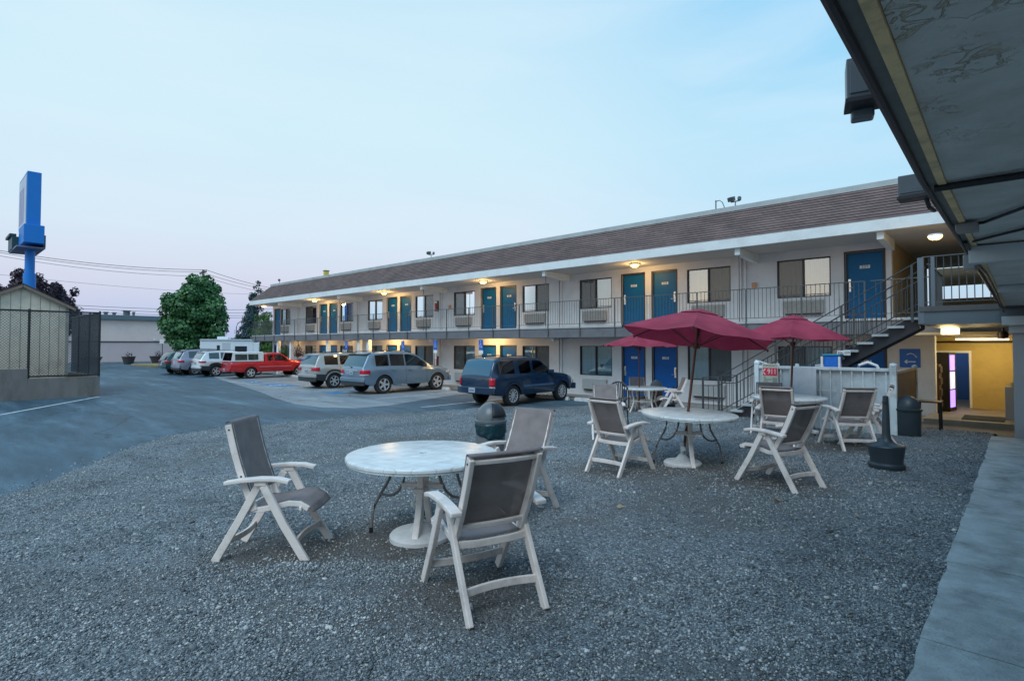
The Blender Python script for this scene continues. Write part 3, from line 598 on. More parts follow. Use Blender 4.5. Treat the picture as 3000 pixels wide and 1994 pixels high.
# blue parking signs on posts
for i,(x,z0,ww,l) in enumerate(((-17.9,1.83,.27,'nearest, behind the dark blue SUV'),(-21.1,1.83,.27,'behind the nose of the grey blue SUV'),(-23.75,1.8,.27,'second from the left, above the grey blue SUV'),(-29.3,1.8,.27,'farthest, above the roof of the beige SUV'))):
    t=thing('parking_sign','blue parking sign on a post, '+l,'sign',(x,17.28,.08),0,'blue parking signs in front of the walkway')
    b=MB(); b.tube([(0,.02,0),(0,.02,z0+.5)],.02,6); b.build('post',M_wall,t)
    b=MB(); b.b2(-ww/2,ww/2,-.008,0,z0,z0+.48); b.build('sign_panel',M_blue,t,bevel=.002)
    b=MB(); q=.012
    for p_,q_ in(((-.02,.36),(-.02,.22)),((-.02,.22),(.05,.22)),((.05,.22),(.08,.12)),((-.02,.3),(.05,.3))): b.bar((p_[0],-.011,z0+p_[1]),(q_[0],-.011,z0+q_[1]),.004,.014)
    for k2 in range(9): a=R(120+k2*26);a2=R(146+k2*26); b.bar((-.005+.07*math.cos(a),-.011,z0+.2+.07*math.sin(a)),(-.005+.07*math.cos(a2),-.011,z0+.2+.07*math.sin(a2)),.004,.012)
    b.lathe([(0,0),(.02,0)],8,(-.02,-.0105,z0+.41),axis='Y'); b.build('wheelchair_symbol',M_plate,t)
    if i in(2,0,1): b=MB(); b.b2(-ww/2,ww/2,-.008,0,z0-.16,z0-.01); b.build('plate',M_plate,t)

# ------------------------------------------------------------------ landing, breezeway and passage (part of the motel)
b=MB(); b.b2(-1.499,1.74,13.4,17.44,2.55,2.86); b.b2(-2.6,3,17.62,27,2.47,2.86); bl(b,'landing_slab',mat('landing_blue_grey',(.10,.135,.16),.5,n=.12,ns=2))
b=MB(); b.b2(-1.5,1.74,13.37,13.397,2.80,2.9); bl(b,'landing_edge',M_rail)
b=MB(); b.b2(-2.54,1.7,17.3,25.4,2.40,2.468); bl(b,'passage_ceiling',mat('passage_ceiling',(.42,.36,.24),.8,n=.08,ns=2))
M_yel=mat('passage_yellow',(.52,.38,.12),.75,n=.1,ns=1.2,dirt=((.3,.2,.06),.4,1.5))
b=MB(); wall_open(b,-2.549,1.74,.2,2.4,[(-2.15,-1.27,.2,1.9)],y=22.3,th=.15); bl(b,'back_wall',M_yel)
b=MB(); b.b2(1.745,1.9,13.4,27,0,5.15); bl(b,'side_wall',M_yel)
b=MB(); b.b2(-2.21,-1.21,22.27,22.298,1.9,1.97); b.b2(-1.27,-1.21,22.27,22.298,.2,1.899); b.b2(-2.21,-2.15,22.27,22.298,.2,1.899); bl(b,'door_frame',M_plate)
b=MB(); b.b2(-2.54,1.74,25.5,25.6,.2,2.4); bl(b,'corridor_end',mat('corridor_blue',(.05,.14,.34),.6))
b=MB(); b.tube([(-2.5,22.2,2.24),(1.7,22.2,2.24)],.03,8); bl(b,'pipe',M_dark,smooth=40)
for (x,y,wd,dd) in((-.95,19.6,.9,.3),(-.75,21.3,.9,.3)):
    b=MB(); b.b2(x-wd/2,x+wd/2,y-dd/2,y+dd/2,2.32,2.399); l=bl(b,'ceiling_lamp',M_plate); b=MB(); b.b2(x-wd/2+.02,x+wd/2-.02,y-dd/2+.02,y+dd/2-.02,2.29,2.318); d=b.build('diffuser',M_lampw); d.parent=l
    light('tube_light',(x,y,2.2),26,.2,(1,.8,.42))
b=MB(); b.b2(-1.45,-1.1,16.6,16.85,2.40,2.548); l=bl(b,'ceiling_lamp',M_plate); b=MB(); b.b2(-1.44,-1.11,16.56,16.599,2.41,2.53); d=b.build('diffuser',M_lampw); d.parent=l
light('tube_light',(-1.3,16.4,2.3),20,.15,(1,.7,.3))
# upstairs breezeway end with the opening to the sky
b=MB(); wall_open(b,-2.749,3,2.9,ZS,[(-2.35,-.15,3.95,4.45)],y=27.4,th=.12); bl(b,'breezeway_wall',M_warm)
light('corridor_light',(-1.7,24.2,2.0),14,.2,(.45,.65,1.))
lamp(-1.55,16.9,ZS-.3,10,s=.9); lamp(-1.0,19.5,4.55,4,s=.5)
# landing railing
b=rail_panel(-1.45,-.32,y=13.43,z0=2.98,z1=3.87); bl(b,'railing_panel',M_rail)
b=rail_panel(14.62,17.40,y=-1.47,z0=2.98,z1=3.87,ax='y'); bl(b,'railing_panel',M_rail)
b=MB(); b.b2(-1.52,-1.42,13.39,13.47,2.56,3.86); b.b2(-1.31,-1.25,13.40,13.46,2.56,3.86); bl(b,'railing_post',mat('post_blue_grey',(.13,.16,.19),.5))
b=rail_panel(-3.0,-1.5,y=17.42,z0=2.98,z1=3.87); bl(b,'railing_panel',M_rail)
# ------------------------------------------------------------------ staircase
stc=thing('staircase','dark steel staircase with pale treads rising right to the upstairs landing','staircase',(-3.5,14,.3))
def sb(b,name,m,**k): o=b.build(name,m,**k); o.parent=stc; o.matrix_parent_inverse=Matrix.Translation((3.5,-14,-.3)); return o
RUN,RISE=.268,.163; TX=-1.52; TZ=2.86
M_str=mat('stringer_dark',(.028,.032,.04),.45,n=.15,ns=3)
M_tread=mat('tread_concrete',(.40,.42,.43),.7,n=.12,ns=5)
for i in range(1,16):
    x=TX-RUN*i; z=TZ-RISE*i; b=MB(); b.b2(x,x+.29,13.5,14.6,z-.05,z); sb(b,'tread',M_tread,bevel=.006)
def sl(x): return TZ+(x-TX)/RUN*RISE
for y in(13.66,14.44):
    b=MB(); xa,xb=TX,TX-RUN*15.2
    b.add([(xa,y-.03,sl(xa)-.06),(xb,y-.03,sl(xb)-.06),(xb,y-.03,sl(xb)-.38),(xa,y-.03,sl(xa)-.38),(xa,y+.03,sl(xa)-.06),(xb,y+.03,sl(xb)-.06),(xb,y+.03,sl(xb)-.38),(xa,y+.03,sl(xa)-.38)],[(0,1,2,3),(4,5,6,7),(0,1,5,4),(2,3,7,6),(1,2,6,5),(0,3,7,4)]); sb(b,'stringer',M_str)
for y in(13.47,14.64):
    b=MB(); xb=TX-RUN*15; e_=(xb-.45,y,sl(xb)+.92)
    for dz in(.94,.74): b.tube([(TX,y,sl(TX)+dz),(xb,y,sl(xb)+dz),(xb-.4,y,sl(xb)+dz-.02)],.013,6)
    b.tube([(TX,y,sl(TX)+.1),(xb,y,sl(xb)+.1)],.012,6)
    for i in range(0,46):
        x=TX-RUN*15*i/45; b.tube([(x,y,sl(x)+.1),(x,y,sl(x)+.74)],.007,4,cap=False)
    for x in (TX-.1,TX-RUN*5,TX-RUN*10,xb): b.b2(x-.02,x+.02,y-.02,y+.02,max(.3,sl(x)-.2),sl(x)+.94)
    b.b2(xb-.42,xb-.38,y-.02,y+.02,.25,sl(xb)+.92)
    for dx in (.13,.26): b.tube([(xb-dx,y,.35),(xb-dx,y,sl(xb)+.72)],.008,4)
    sb(b,'handrail',mat('stair_rail',(.045,.052,.058),.5))
b=MB(); b.b2(-2.95,-2.7,13.44,13.46,1.93,2.03); p=sb(b,'step_plate',M_plate)
for q,(s_) in enumerate(('206-209',)): text('number',s_,.07,M_ink,p,(-2.825,13.437,1.98),(PI/2,0,0),ext=.001)
# ------------------------------------------------------------------ wing the camera stands under
WX=-.275; WZ=2.85
wing=thing('motel_wing','near wing with peeling overhead soffit along the right of the yard','building',(1,5,0))
def wb(b,name,m,**k): o=b.build(name,m,**k); o.parent=wing; o.matrix_parent_inverse=Matrix.Translation((-1,-5,0)); return o
PEEL=bpy.data.materials.new('peeling_soffit'); N,L,P=nt(PEEL); P.inputs['Roughness'].default_value=.75
tcg=N.new('ShaderNodeTexCoord')
a=N.new('ShaderNodeTexNoise'); a.inputs['Scale'].default_value=4; a.inputs['Detail'].default_value=10; a.inputs['Roughness'].default_value=.62; a.inputs['Distortion'].default_value=.2; L.new(tcg.outputs['Object'],a.inputs['Vector'])
r=N.new('ShaderNodeValToRGB'); e=r.color_ramp; e.elements[0].position=.15; e.elements[0].color=(.42,.38,.31,1); e.elements[1].position=.85; e.elements[1].color=(.72,.72,.68,1); k=e.elements.new(.5); k.color=(.55,.56,.54,1); L.new(a.outputs[0],r.inputs[0])
# flaking edges: thin ridges where a warped noise crosses a level, only in scattered patches
rn=N.new('ShaderNodeTexNoise'); rn.inputs['Scale'].default_value=17; rn.inputs['Detail'].default_value=5; rn.inputs['Distortion'].default_value=.8; L.new(tcg.outputs['Object'],rn.inputs['Vector'])
ab=N.new('ShaderNodeMath'); ab.operation='SUBTRACT'; ab.inputs[1].default_value=.5; L.new(rn.outputs[0],ab.inputs[0])
ab2=N.new('ShaderNodeMath'); ab2.operation='ABSOLUTE'; L.new(ab.outputs[0],ab2.inputs[0])
rg=N.new('ShaderNodeMapRange'); rg.inputs[1].default_value=0; rg.inputs[2].default_value=.045; rg.inputs[3].default_value=1; rg.inputs[4].default_value=0; L.new(ab2.outputs[0],rg.inputs[0])
pa=N.new('ShaderNodeTexNoise'); pa.inputs['Scale'].default_value=4.5; pa.inputs['Detail'].default_value=6; L.new(tcg.outputs['Object'],pa.inputs['Vector'])
pr=N.new('ShaderNodeMapRange'); pr.inputs[1].default_value=.54; pr.inputs[2].default_value=.60; L.new(pa.outputs[0],pr.inputs[0])
# more wear toward the camera end of the slab
sy=N.new('ShaderNodeSeparateXYZ'); L.new(tcg.outputs['Object'],sy.inputs[0]); wy=N.new('ShaderNodeMapRange'); wy.inputs[1].default_value=2.6; wy.inputs[2].default_value=1.3; wy.inputs[3].default_value=.06; wy.inputs[4].default_value=1; L.new(sy.outputs[1],wy.inputs[0])
mm=N.new('ShaderNodeMath'); mm.operation='MULTIPLY'; L.new(rg.outputs[0],mm.inputs[0]); L.new(pr.outputs[0],mm.inputs[1]); m2=N.new('ShaderNodeMath'); m2.operation='MULTIPLY'; L.new(mm.outputs[0],m2.inputs[0]); L.new(wy.outputs[0],m2.inputs[1])
mx=N.new('ShaderNodeMix'); mx.data_type='RGBA'; L.new(m2.outputs[0],mx.inputs[0]); L.new(r.outputs[0],mx.inputs[6]); mx.inputs[7].default_value=(.85,.78,.58,1); L.new(mx.outputs[2],P.inputs['Base Color'])
hh=N.new('ShaderNodeMath'); hh.operation='ADD'; L.new(a.outputs[0],hh.inputs[0]); L.new(m2.outputs[0],hh.inputs[1])
bb=N.new('ShaderNodeBump'); bb.inputs['Strength'].default_value=.9; bb.inputs['Distance'].default_value=.02; L.new(hh.outputs[0],bb.inputs['Height']); L.new(bb.outputs[0],P.inputs['Normal'])
YS=[-4,1.1,2.0,2.9,6,13.36]; OF=[.0,.0,-.014,-.03,-.026,-.03]
def seg(x0,x1,z0,z1,follow=True):
    b=MB(); vs=[]
    for y,o in zip(YS,OF): vs+=[(x0+o,y,z0),(x1+(o if follow else 0),y,z0),(x1+(o if follow else 0),y,z1),(x0+o,y,z1)]
    n=len(YS); b.add(vs,[(i*4+k,i*4+(k+1)%4,i*4+4+(k+1)%4,i*4+4+k) for i in range(n-1) for k in range(4)]+[(0,1,2,3),(n*4-4,n*4-3,n*4-2,n*4-1)]); return b
wb(seg(WX+.075,5,WZ,WZ+.16,False),'soffit',PEEL)
wb(seg(WX+.045,WX+.073,WZ-.012,WZ+.16),'trim_board',mat('tan_trim',(.80,.58,.31),.7,n=.12,ns=6,dirt=((.3,.22,.12),.6,9)))
wb(seg(WX-.004,WX+.043,WZ-.001,WZ+.16),'edge_flashing',mat('flashing',(.17,.17,.16),.6,n=.2,ns=7))
b=MB(); b.tube([(WX+o,y,WZ-.006) for y,o in zip(YS,OF)],.013,8); wb(b,'edge_conduit',M_dark,smooth=40)
M_wingp=mat('wing_paint_blue',(.50,.55,.57),.7,n=.08,ns=2)
b=MB(); b.b2(WX+.0,1.74,5.0,5.12,WZ-.13,WZ-.013); wb(b,'cross_beam',M_wingp,bevel=.004)
b=MB(); b.b2(WX+.06,1.74,8.6,8.7,WZ-.08,WZ-.013); wb(b,'cross_beam',M_wingp)
b=MB(); b.b2(-.29,1.73,13.22,13.36,2.50,2.66); wb(b,'cross_beam',M_wingp,bevel=.004)
b=MB(); b.b2(-.155,1.72,13.56,13.9,.3,2.36); wb(b,'pillar',mat('pillar_paint',(.42,.43,.44),.8,n=.06,ns=1.5,bump=.3,bs=30))
b=MB(); b.b2(-.2,1.72,13.45,13.95,2.362,2.5); wb(b,'capital',M_wingp,bevel=.005)
b=MB(); b.b2(1.75,2.0,-4,13.36,.0,WZ-.001); b.b2(1.75,2.0,-4,13.36,WZ+.162,5.6); wb(b,'wall',M_wall)
b=MB(); b.b2(.2,5,-4,13.1,5.61,5.8); wb(b,'roof',M_slab)
# conduits and cables under the soffit
def cable(pts,r,name='cable'):
    b=MB(); b.tube(pts,r,8); return wb(b,name,M_black,smooth=60)
z=WZ-.016
cable([(WX,3.0,z-.005),(.2,3.0,z-.005),(.3,3.0,z)],.016,'conduit'); cable([(.2,3.0,z),(1.7,3.02,z)],.009)
cable([(WX+.04,4.05,z),(WX+.12,4.05,z),(WX+.2,3.9,z),(WX+.3,3.72,z),(.2,3.6,z),(1.7,3.55,z)],.009)
cable([(WX+.04,4.75,z),(WX+.15,4.6,z),(WX+.35,4.35,z),(.4,4.1,z),(1.7,3.9,z)],.009)
cable([(WX,4.75,z),(WX+.01,5.6,z-.05),(WX+.02,7,z),(WX+.02,9.5,z),(WX+.02,13.2,z-.1)],.012)
b=MB(); b.b2(WX+.0,WX+.10,3.98,4.1,WZ-.06,WZ-.017); wb(b,'junction_box',mat('box_grey',(.22,.23,.24),.5),bevel=.006)
b=MB(); b.b2(WX-.05,WX+.02,5.3,5.5,WZ-.14,WZ-.03); wb(b,'junction_box',mat('box_grey',(.2,.2,.2)),bevel=.006)
M_fl=mat('floodlight_housing',(.10,.125,.15),.4,n=.1,ns=8)
def boxlight(y,name,lab,w_,h_,d_,zc,tilt=0):
    t=thing('floodlight',lab,'floodlight',(WX-.015-(.028 if y>2.5 else .01),y,zc),tilt,'box floodlights fixed to the wing edge')
    b=MB(); b.b2(-w_,0,-d_/2,d_/2,-h_/2,h_/2); b.build('housing',M_fl,t,bevel=.004)
    b=MB(); b.b2(-w_+.008,-.008,-d_/2-.005,-d_/2-.001,-h_/2+.012,h_/2-.012); b.build('front_panel',M_fl,t,bevel=.002)
    b=MB(); b.b2(-w_-.004,.02,-d_/2-.006,d_/2+.006,-h_/2-.012,-h_/2-.001); b.build('base_lip',M_dark,t)
    b=MB(); b.b2(0.001,.03,-.015,.015,-.03,.03); b.build('bracket',M_black,t)
    return t
l1=boxlight(1.92,'a','small dark floodlight box high on the wing edge against the sky',.085,.12,.09,WZ+.085,.25)
b=MB(); b.box((-.04,.05,-.075),(.06,.05,.045)); b.build('lamp_cover',M_fl,l1,bevel=.006)
l2=boxlight(3.25,'b','square grey floodlight box on the wing edge in front of the shingled roof',.115,.10,.1,WZ+.06,0)
b=MB(); b.tube([(-.015,.02,-.055),(-.01,.1,-.09),(0,.2,-.09)],.010,6); b.build('arm',M_dark,l2)

# ------------------------------------------------------------------ things in the lit passage
t=thing('vending_machine','drinks machine with a glowing violet edge just inside the lit passage','vending machine',(-1.86,21.0,.2),R(-9))
b=MB(); b.b2(-.2,.3,-.35,.35,0,1.72); b.build('cabinet',M_black,t,bevel=.02)
b=MB(); b.b2(.302,.32,-.33,.1,.12,.62); b.build('lit_panel',emis('violet_glow',(.35,.22,.95),1.6),t)
b=MB(); b.b2(.302,.32,-.33,.1,1.2,1.65); b.build('lit_panel',emis('violet_glow',(.35,.22,.95),1.6),t)
b=MB(); b.b2(.302,.32,-.33,.1,.66,1.16); b.build('display',emis('white_glow',(.6,.6,.75),1.0),t)
t=thing('brochure_rack','tall narrow wooden rack against the left wall of the passage','rack',(-1.86,19.75,.2))
b=MB(); b.b2(-.10,.10,-.3,.3,0.08,1.4); b.build('panel',mat('rack_brown',(.09,.055,.04),.6,n=.2,ns=4),t,bevel=.01)
b=MB()
for i in range(4): b.b2(.102,.13,-.28,.28,.2+i*.32,.38+i*.32)
b.build('pocket',mat('rack_pocket',(.05,.04,.03),.7,island=.4),t)
b=MB(); [b.b2(sx*.07-.02,sx*.07+.02,sy*.26-.02,sy*.26+.02,0,.08) for sx in(-1,1) for sy in(-1,1)]; b.build('leg',M_black,t)
t=thing('utility_cabinet','low grey cabinet beside the pillar at the passage entrance','cabinet',(-.22,17.4,.43))
b=MB(); b.b2(-.13,.5,-.25,.25,0,.75); b.build('body',mat('cabinet_grey',(.3,.32,.33),.5),t,bevel=.01); b=MB(); b.tube([(0,0,.75),(0,0,.85)],.05,8); b.build('knob',mat('knob_tan',(.5,.4,.2)),t)
t=thing('security_camera','dark camera hanging from the passage ceiling by the pillar','camera',(-.35,16.8,2.55))
b=MB(); b.tube([(0,0,0),(0,0,-.1)],.03,8); b.build('mount',M_dark,t); b=MB(); b.lathe([(0,-.09),(.09,-.07),(.1,0),(.09,.07),(0,.09)],12,(0,0,-.17)); b.build('dome',M_black,t,smooth=60)
t=thing('arrow_sign','blue sign with white arrow pointing left on the wall beside the passage','sign',(-2.36,WY-.002,1.78))
b=MB(); b.b2(-.24,.24,-.02,0,-.26,.26); b.build('panel',M_blue,t,bevel=.003)
b=MB(); b.bar((-.1,-.023,-.1),(.13,-.023,-.1),.004,.025); b.bar((-.12,-.023,-.1),(-.06,-.023,-.05),.004,.022); b.bar((-.12,-.023,-.1),(-.06,-.023,-.15),.004,.022)
for k2 in range(6): a=R(20+k2*22);a2=R(42+k2*22); b.bar((.02+.1*math.cos(a),-.023,.05+.08*math.sin(a)),(.02+.1*math.cos(a2),-.023,.05+.08*math.sin(a2)),.004,.018)
b.bar((.1,-.023,.1),(.16,-.023,.02),.004,.018); b.build('arrow',M_plate,t)

# ------------------------------------------------------------------ dumpster enclosure
GZ=.38; gy=12.4
M_gate=mat('gate_white_steel',(.66,.74,.77),.5,n=.12,ns=2.5,dirt=((.22,.24,.23),.8,2.2),bump=.05,bs=12)
t=thing('enclosure_fence','white ribbed steel gate screening the enclosure by the stairs','fence',(-3.03,gy,GZ))
b=MB()
prof=[];x=-1.15
while x<1.17: prof+=[(x,0),(x+.025,-.03),(x+.05,-.03),(x+.075,0)]; x+=.196
pts=[(px,py) for px,py in prof if px<=1.17]
vs=[(px,py,.08) for px,py in pts]+[(px,py,1.27) for px,py in pts]; n=len(pts)

for k in range(13):
    xx=-1.1+.185*k; b.b2(xx-.011,xx+.011,-.036,.004,.085,1.268)
b.b2(-1.17,1.17,.006,.012,.085,1.268,mi=1); b.build('ribbed_panel',[M_gate,mat('gate_panel_recess_shade',(.50,.58,.62),.5,n=.12,ns=2.5,dirt=((.25,.3,.32),.8,2.2))],t)  # backing coloured darker than the ribs, recess shade put into its colour
b=MB(); b.b2(-1.17,1.17,-.05,.02,1.27,1.33); b.b2(-1.17,1.17,-.04,.02,.04,.09); b.build('rail',M_gate,t,bevel=.005)
for sx,wd in((-1.22,.045),(1.23,.055)):
    b=MB(); b.b2(sx-wd,sx+wd,-.055,.055,-.05,1.36); p=b.build('post',M_gate,t,bevel=.008)
    b=MB(); b.lathe([(0,.07),(.05,.06),(.065,.02),(.06,0)],12,(sx,0,1.362)); c=b.build('cap',M_gate,smooth=60); c.parent=p
for px in(-.8,-.42): 
    b=MB(); b.lathe([(0,.055),(.035,.045),(.04,.0)],10,(px,0,1.332)); b.build('cap',M_gate,t,smooth=60)
b=MB(); b.b2(-1.12,.3,-.045,-.035,.86,.875); b.bar((-1.25,.0,1.44),(-1.0,-.02,1.37),.03,.02); b.bar((.55,-.045,.5),(1.15,-.045,.5),.01,.02); b.build('latch',M_gate,t)
t2=thing('enclosure_side_wall','brown metal side panel returning from the white gate behind the dark bin','fence',(-1.80,gy+.07,GZ-.02))
b=MB(); b.b2(-.03,.03,.01,2.6,.05,1.24); b.build('panel',mat('brown_panel',(.115,.085,.08),.6,n=.1,ns=3),t2); b=MB(); b.b2(-.045,.045,.01,2.7,1.241,1.29); b.build('top_rail',mat('brown_rail',(.36,.3,.27),.6),t2); b=MB(); b.b2(-.05,.05,2.61,2.71,-.05,1.24); b.lathe([(0,.06),(.05,.04),(.055,0)],10,(0,2.66,1.292)); b.build('post',M_gate,t2)
# emergency sign
t=thing('emergency_sign','pale sign with red 911 panel hung on the white gate','sign',(-3.96,gy-.075,GZ+.91)); 
b=MB(); b.b2(-.16,.16,-.008,0,0,.46); b.build('panel',mat('sign_cream',(.52,.55,.46),.6),t,bevel=.002)
text('heading','EMERGENCY',.058,M_ink,t,(0,-.0095,.42),(PI/2,0,0),.001,sx=.85)
b=MB(); b.b2(-.145,.145,-.011,-.009,.21,.375); b.build('red_panel',M_red,t)
text('number','911',.155,M_plate,t,(.04,-.0125,.292),(PI/2,0,0),.001,sx=.8); 
b=MB()
for k2 in range(7): a=R(110+k2*20);a2=R(130+k2*20); b.bar((-.07+.06*math.cos(a),-.0125,0.292+.06*math.sin(a)),(-.07+.06*math.cos(a2),-.0125,0.292+.06*math.sin(a2)),.002,.02)
b.build('handset_symbol',M_plate,t)
for i,s_ in enumerate(('FIRE','AMBULANCE','POLICE')): text('small_text',s_,.034,M_ink,t,(-.135,-.0095,.17-.042*i),(PI/2,0,0),.001,align='LEFT',sx=.85)
b=MB(); b.b2(.05,.135,-.0105,-.009,.07,.17); b.build('text_block',mat('print_grey',(.3,.33,.3),.7,n=.3,ns=80),t)
t=tag(MB().build('x',M_plate),'x','x'); bpy.data.objects.remove(t)
b=MB(); b.b2(-.225,.225,-.01,0,0,.56); o=b.build('blank_sign_panel',mat('blank_panel',(.66,.74,.80),.4,n=.06,ns=3,dirt=((.3,.33,.36),.4,4)),bevel=.003,loc=(-3.30,gy-.08,GZ+.75)); tag(o,'large blank pale board mounted on the white gate right of the red sign','sign')
# blue bin with white handles behind the gate
t=thing('blue_bin','bright blue bin with white handles standing behind the white gate','bin',(-2.93,13.0,GZ)); M_bb=mat('bin_blue',(.01,.16,.62),.4,n=.15,ns=15)
b=MB(); b.add([(-.13,-.14,.5),(.13,-.14,.5),(.13,.14,.5),(-.13,.14,.5),(-.135,-.16,1.54),(.135,-.16,1.54),(.135,.16,1.54),(-.135,.16,1.54)],[(0,1,2,3),(4,5,6,7),(0,1,5,4),(1,2,6,5),(2,3,7,6),(3,0,4,7)]); b.build('tub',M_bb,t,bevel=.02)
b=MB(); b.b2(-.165,.165,-.18,.18,1.545,1.58); b.build('lid',mat('bin_teal',(.02,.24,.38),.4),t,bevel=.008)
for s in(-1,1): b=MB(); b.path([(s*.155,-.19,0),(s*.155,-.19,.7),(s*.16,-.19,1.53)],.04,.03); b.build('handle',M_plate,t)
t=thing('folding_chair','white hoop-backed chair half hidden behind the gate','chair',(-2.3,12.95,GZ)); 
b=MB(); b.tube([(-.2,0,.6),(-.22,0,1.2),(-.15,0,1.36),(0,0,1.42),(.15,0,1.36),(.22,0,1.2),(.2,0,.6)],.03,8); b.build('backrest',M_plate,t,smooth=60)
b=MB(); b.b2(-.21,.21,-.02,.4,.58,.61); b.build('seat',M_plate,t,bevel=.01)
for sx in(-1,1):
    for yy in(0,.38): b=MB(); b.tube([(sx*.19,yy,.58),(sx*.2,yy,0)],.014,6); b.build('leg',M_plate,t)
# ------------------------------------------------------------------ patio chairs
def gzz(x,y): return max(gz(x,y),LOT)+.004
def make_chair(ky=.215,kz=.69):
    t=thing('patio_chair','','chair'); W=.272
    lf=[(.02,.615),(.18,.31),(.37,0)]; lr=[(-.03,.615),(-.2,.31),(-.385,0)]
    for s in(-1,1):
        b=MB(); b.path([(s*W,*p) for p in lf],.032,.064); b.build('leg',M_chair,t,bevel=.006)
        b=MB(); b.path([(s*(W-.032),*p) for p in lr],.030,.062); b.build('leg',M_chair,t,bevel=.006)
        b=MB(); pts=[(s*(W+.004),-.285,.635),(s*(W+.004),-.15,.655),(s*(W+.004),.0,.668),(s*(W+.004),.14,.664),(s*(W+.004),.235,.642)]
        b.path(pts,.072,.034); b.box((s*W,0,.632),(.04,.1,.045)); b.build('armrest',M_chair,t,bevel=.009)
    # back frame: two posts leaning back, top and bottom bars
    def bk(u): return (-.075-ky*u-.02*math.sin(PI*u),.40+kz*u)
    b=MB()
    for s in(-1,1): b.path([(s*(W-.055),*bk(u/6)) for u in range(7)],.032,.058)
    def bow(z_u,th,off=0): return [(x,bk(z_u)[0]-.03*(1-(x/.24)**2)+off,bk(z_u)[1]) for x in (-.215,-.13,-.045,.045,.13,.215)]
    for u,h in((.955,.03),(.20,.034)):
        pts=bow(u,h); b.path(pts,h,.022,side=(0,-.3,.95))
    b.build('back_frame',M_chair,t,bevel=.006)
    b=MB()
    def fs(u,v):
        x=-.236+.472*u; k=.17+.835*v; y,z=bk(k); sag=-.014*(1-(x/.236)**2)
        return (x,y+.029+sag,z+.008)
    b.grid(fs,8,12)
    def ft(u,v):  # wrap over the top bar
        x=-.236+.472*u; y,z=bk(1.005); a=PI*v; return (x,y+.0045+.0245*math.cos(a)-.014*(1-(x/.236)**2),z+.008+.016*math.sin(a))
    b.grid(ft,8,4)
    b.build('back_sling',M_sling,t,smooth=60,solid=.003)
    prof=[(-.135,.425),(-.02,.425),(.1,.45),(.2,.475),(.29,.47),(.36,.43),(.395,.375)]
    b=MB()
    for s in(-1,1): b.path([(s*(W-.06),y,z-.018) for y,z in prof[:-1]],.028,.042)
    b.path([(-.24,-.145,.405),(-.1,-.165,.40),(.1,-.165,.40),(.24,-.145,.405)],.045,.024,side=(0,0,1)); b.path([(-.24,.30,.42),(.24,.30,.42)],.03,.024,side=(0,0,1))
    b.build('seat_frame',M_chair,t,bevel=.005)
    b=MB()
    def ss(u,v):
        x=-.205+.41*u; k=v*(len(prof)-1); i=min(int(k),len(prof)-2); q=k-i; q=q*q*(3-2*q)*.4+q*.6
        return (x,prof[i][0]+(prof[i+1][0]-prof[i][0])*q,prof[i][1]+(prof[i+1][1]-prof[i][1])*q+.008-.012*(1-(x/.205)**2))
    b.grid(ss,6,24); b.build('seat_sling',M_sling,t,smooth=60,solid=.003)
    for (y,z,o_,d) in((-.285,.16,.03,-1),(.275,.15,.03,1)):
        b=MB(); ww=W-.045 if d<0 else W-.015
        b.path([(x,y+d*-.035*(1-(x/ww)**2),z) for x in(-ww,-ww*.6,-ww*.2,ww*.2,ww*.6,ww)],.05,.022,side=(0,0,1)); b.build('crossbar',M_chair,t,bevel=.005)
    b=MB()
    for s in(-1,1):
        for u in(.08,.4,.94): y,z=bk(u); b.tube([(s*(W-.0385),y,z),(s*(W-.036),y,z)],.008,8)
    b.build('bolt',M_black,t)
    return t
chair0=make_chair(); chair1=make_chair(.285,.585)
CH=[((-4.66,2.10),(.74,.67),'nearest white patio chair at the left, side on, facing the empty table'),
 ((-2.70,2.63),(-.93,.35),'nearest white patio chair seen from behind, right of the empty table'),
 ((-3.80,4.14),(.10,-1),'patio chair facing the camera behind the empty table, beside the domed bin'),
 ((-4.05,6.52),(.05,1),'patio chair seen from behind left of the table under the big umbrella'),
 ((-6.0,9.2),(.62,-.78),'patio chair facing the camera beyond the left chair of the big umbrella table'),
 ((-8.95,15.45),(.55,-.84),'patio chair at the far small umbrella table, between it and the blue doors'),
 ((-7.35,14.6),(-.8,-.6),'patio chair side on right of the far small umbrella table'),
 ((-2.20,7.13),(-.86,.30),'patio chair seen from behind right of the big umbrella table, left of the ash stand'),
 ((-2.98,9.75),(-.12,1),'patio chair seen from behind under the right umbrella, in front of the red 911 sign'),
 ((-3.70,11.35),(.25,-1),'patio chair facing the camera close to the white gate below the red sign'),
 ((-2.15,10.45),(-.62,.78),'patio chair seen from behind in front of the ribbed white gate'),
 ((-1.98,10.95),(-.985,-.12),'patio chair side on nearest the right end of the white gate')]
for i,((x,y),d,l) in enumerate(CH):
    o=chair0 if i==0 else chair1 if i==1 else copy_tree(chair1); z=gzz(x,y); o.location=(x,y,z-.012); o.rotation_euler=(rnd.uniform(-.01,.01),rnd.uniform(-.01,.01),face_to(*d)); tag(o,l,'chair','white resin patio chairs in the gravel yard')
    if i==1: o.scale=(1.07,1.03,1.0)
    if i==9: o.scale=(1,1,.93)
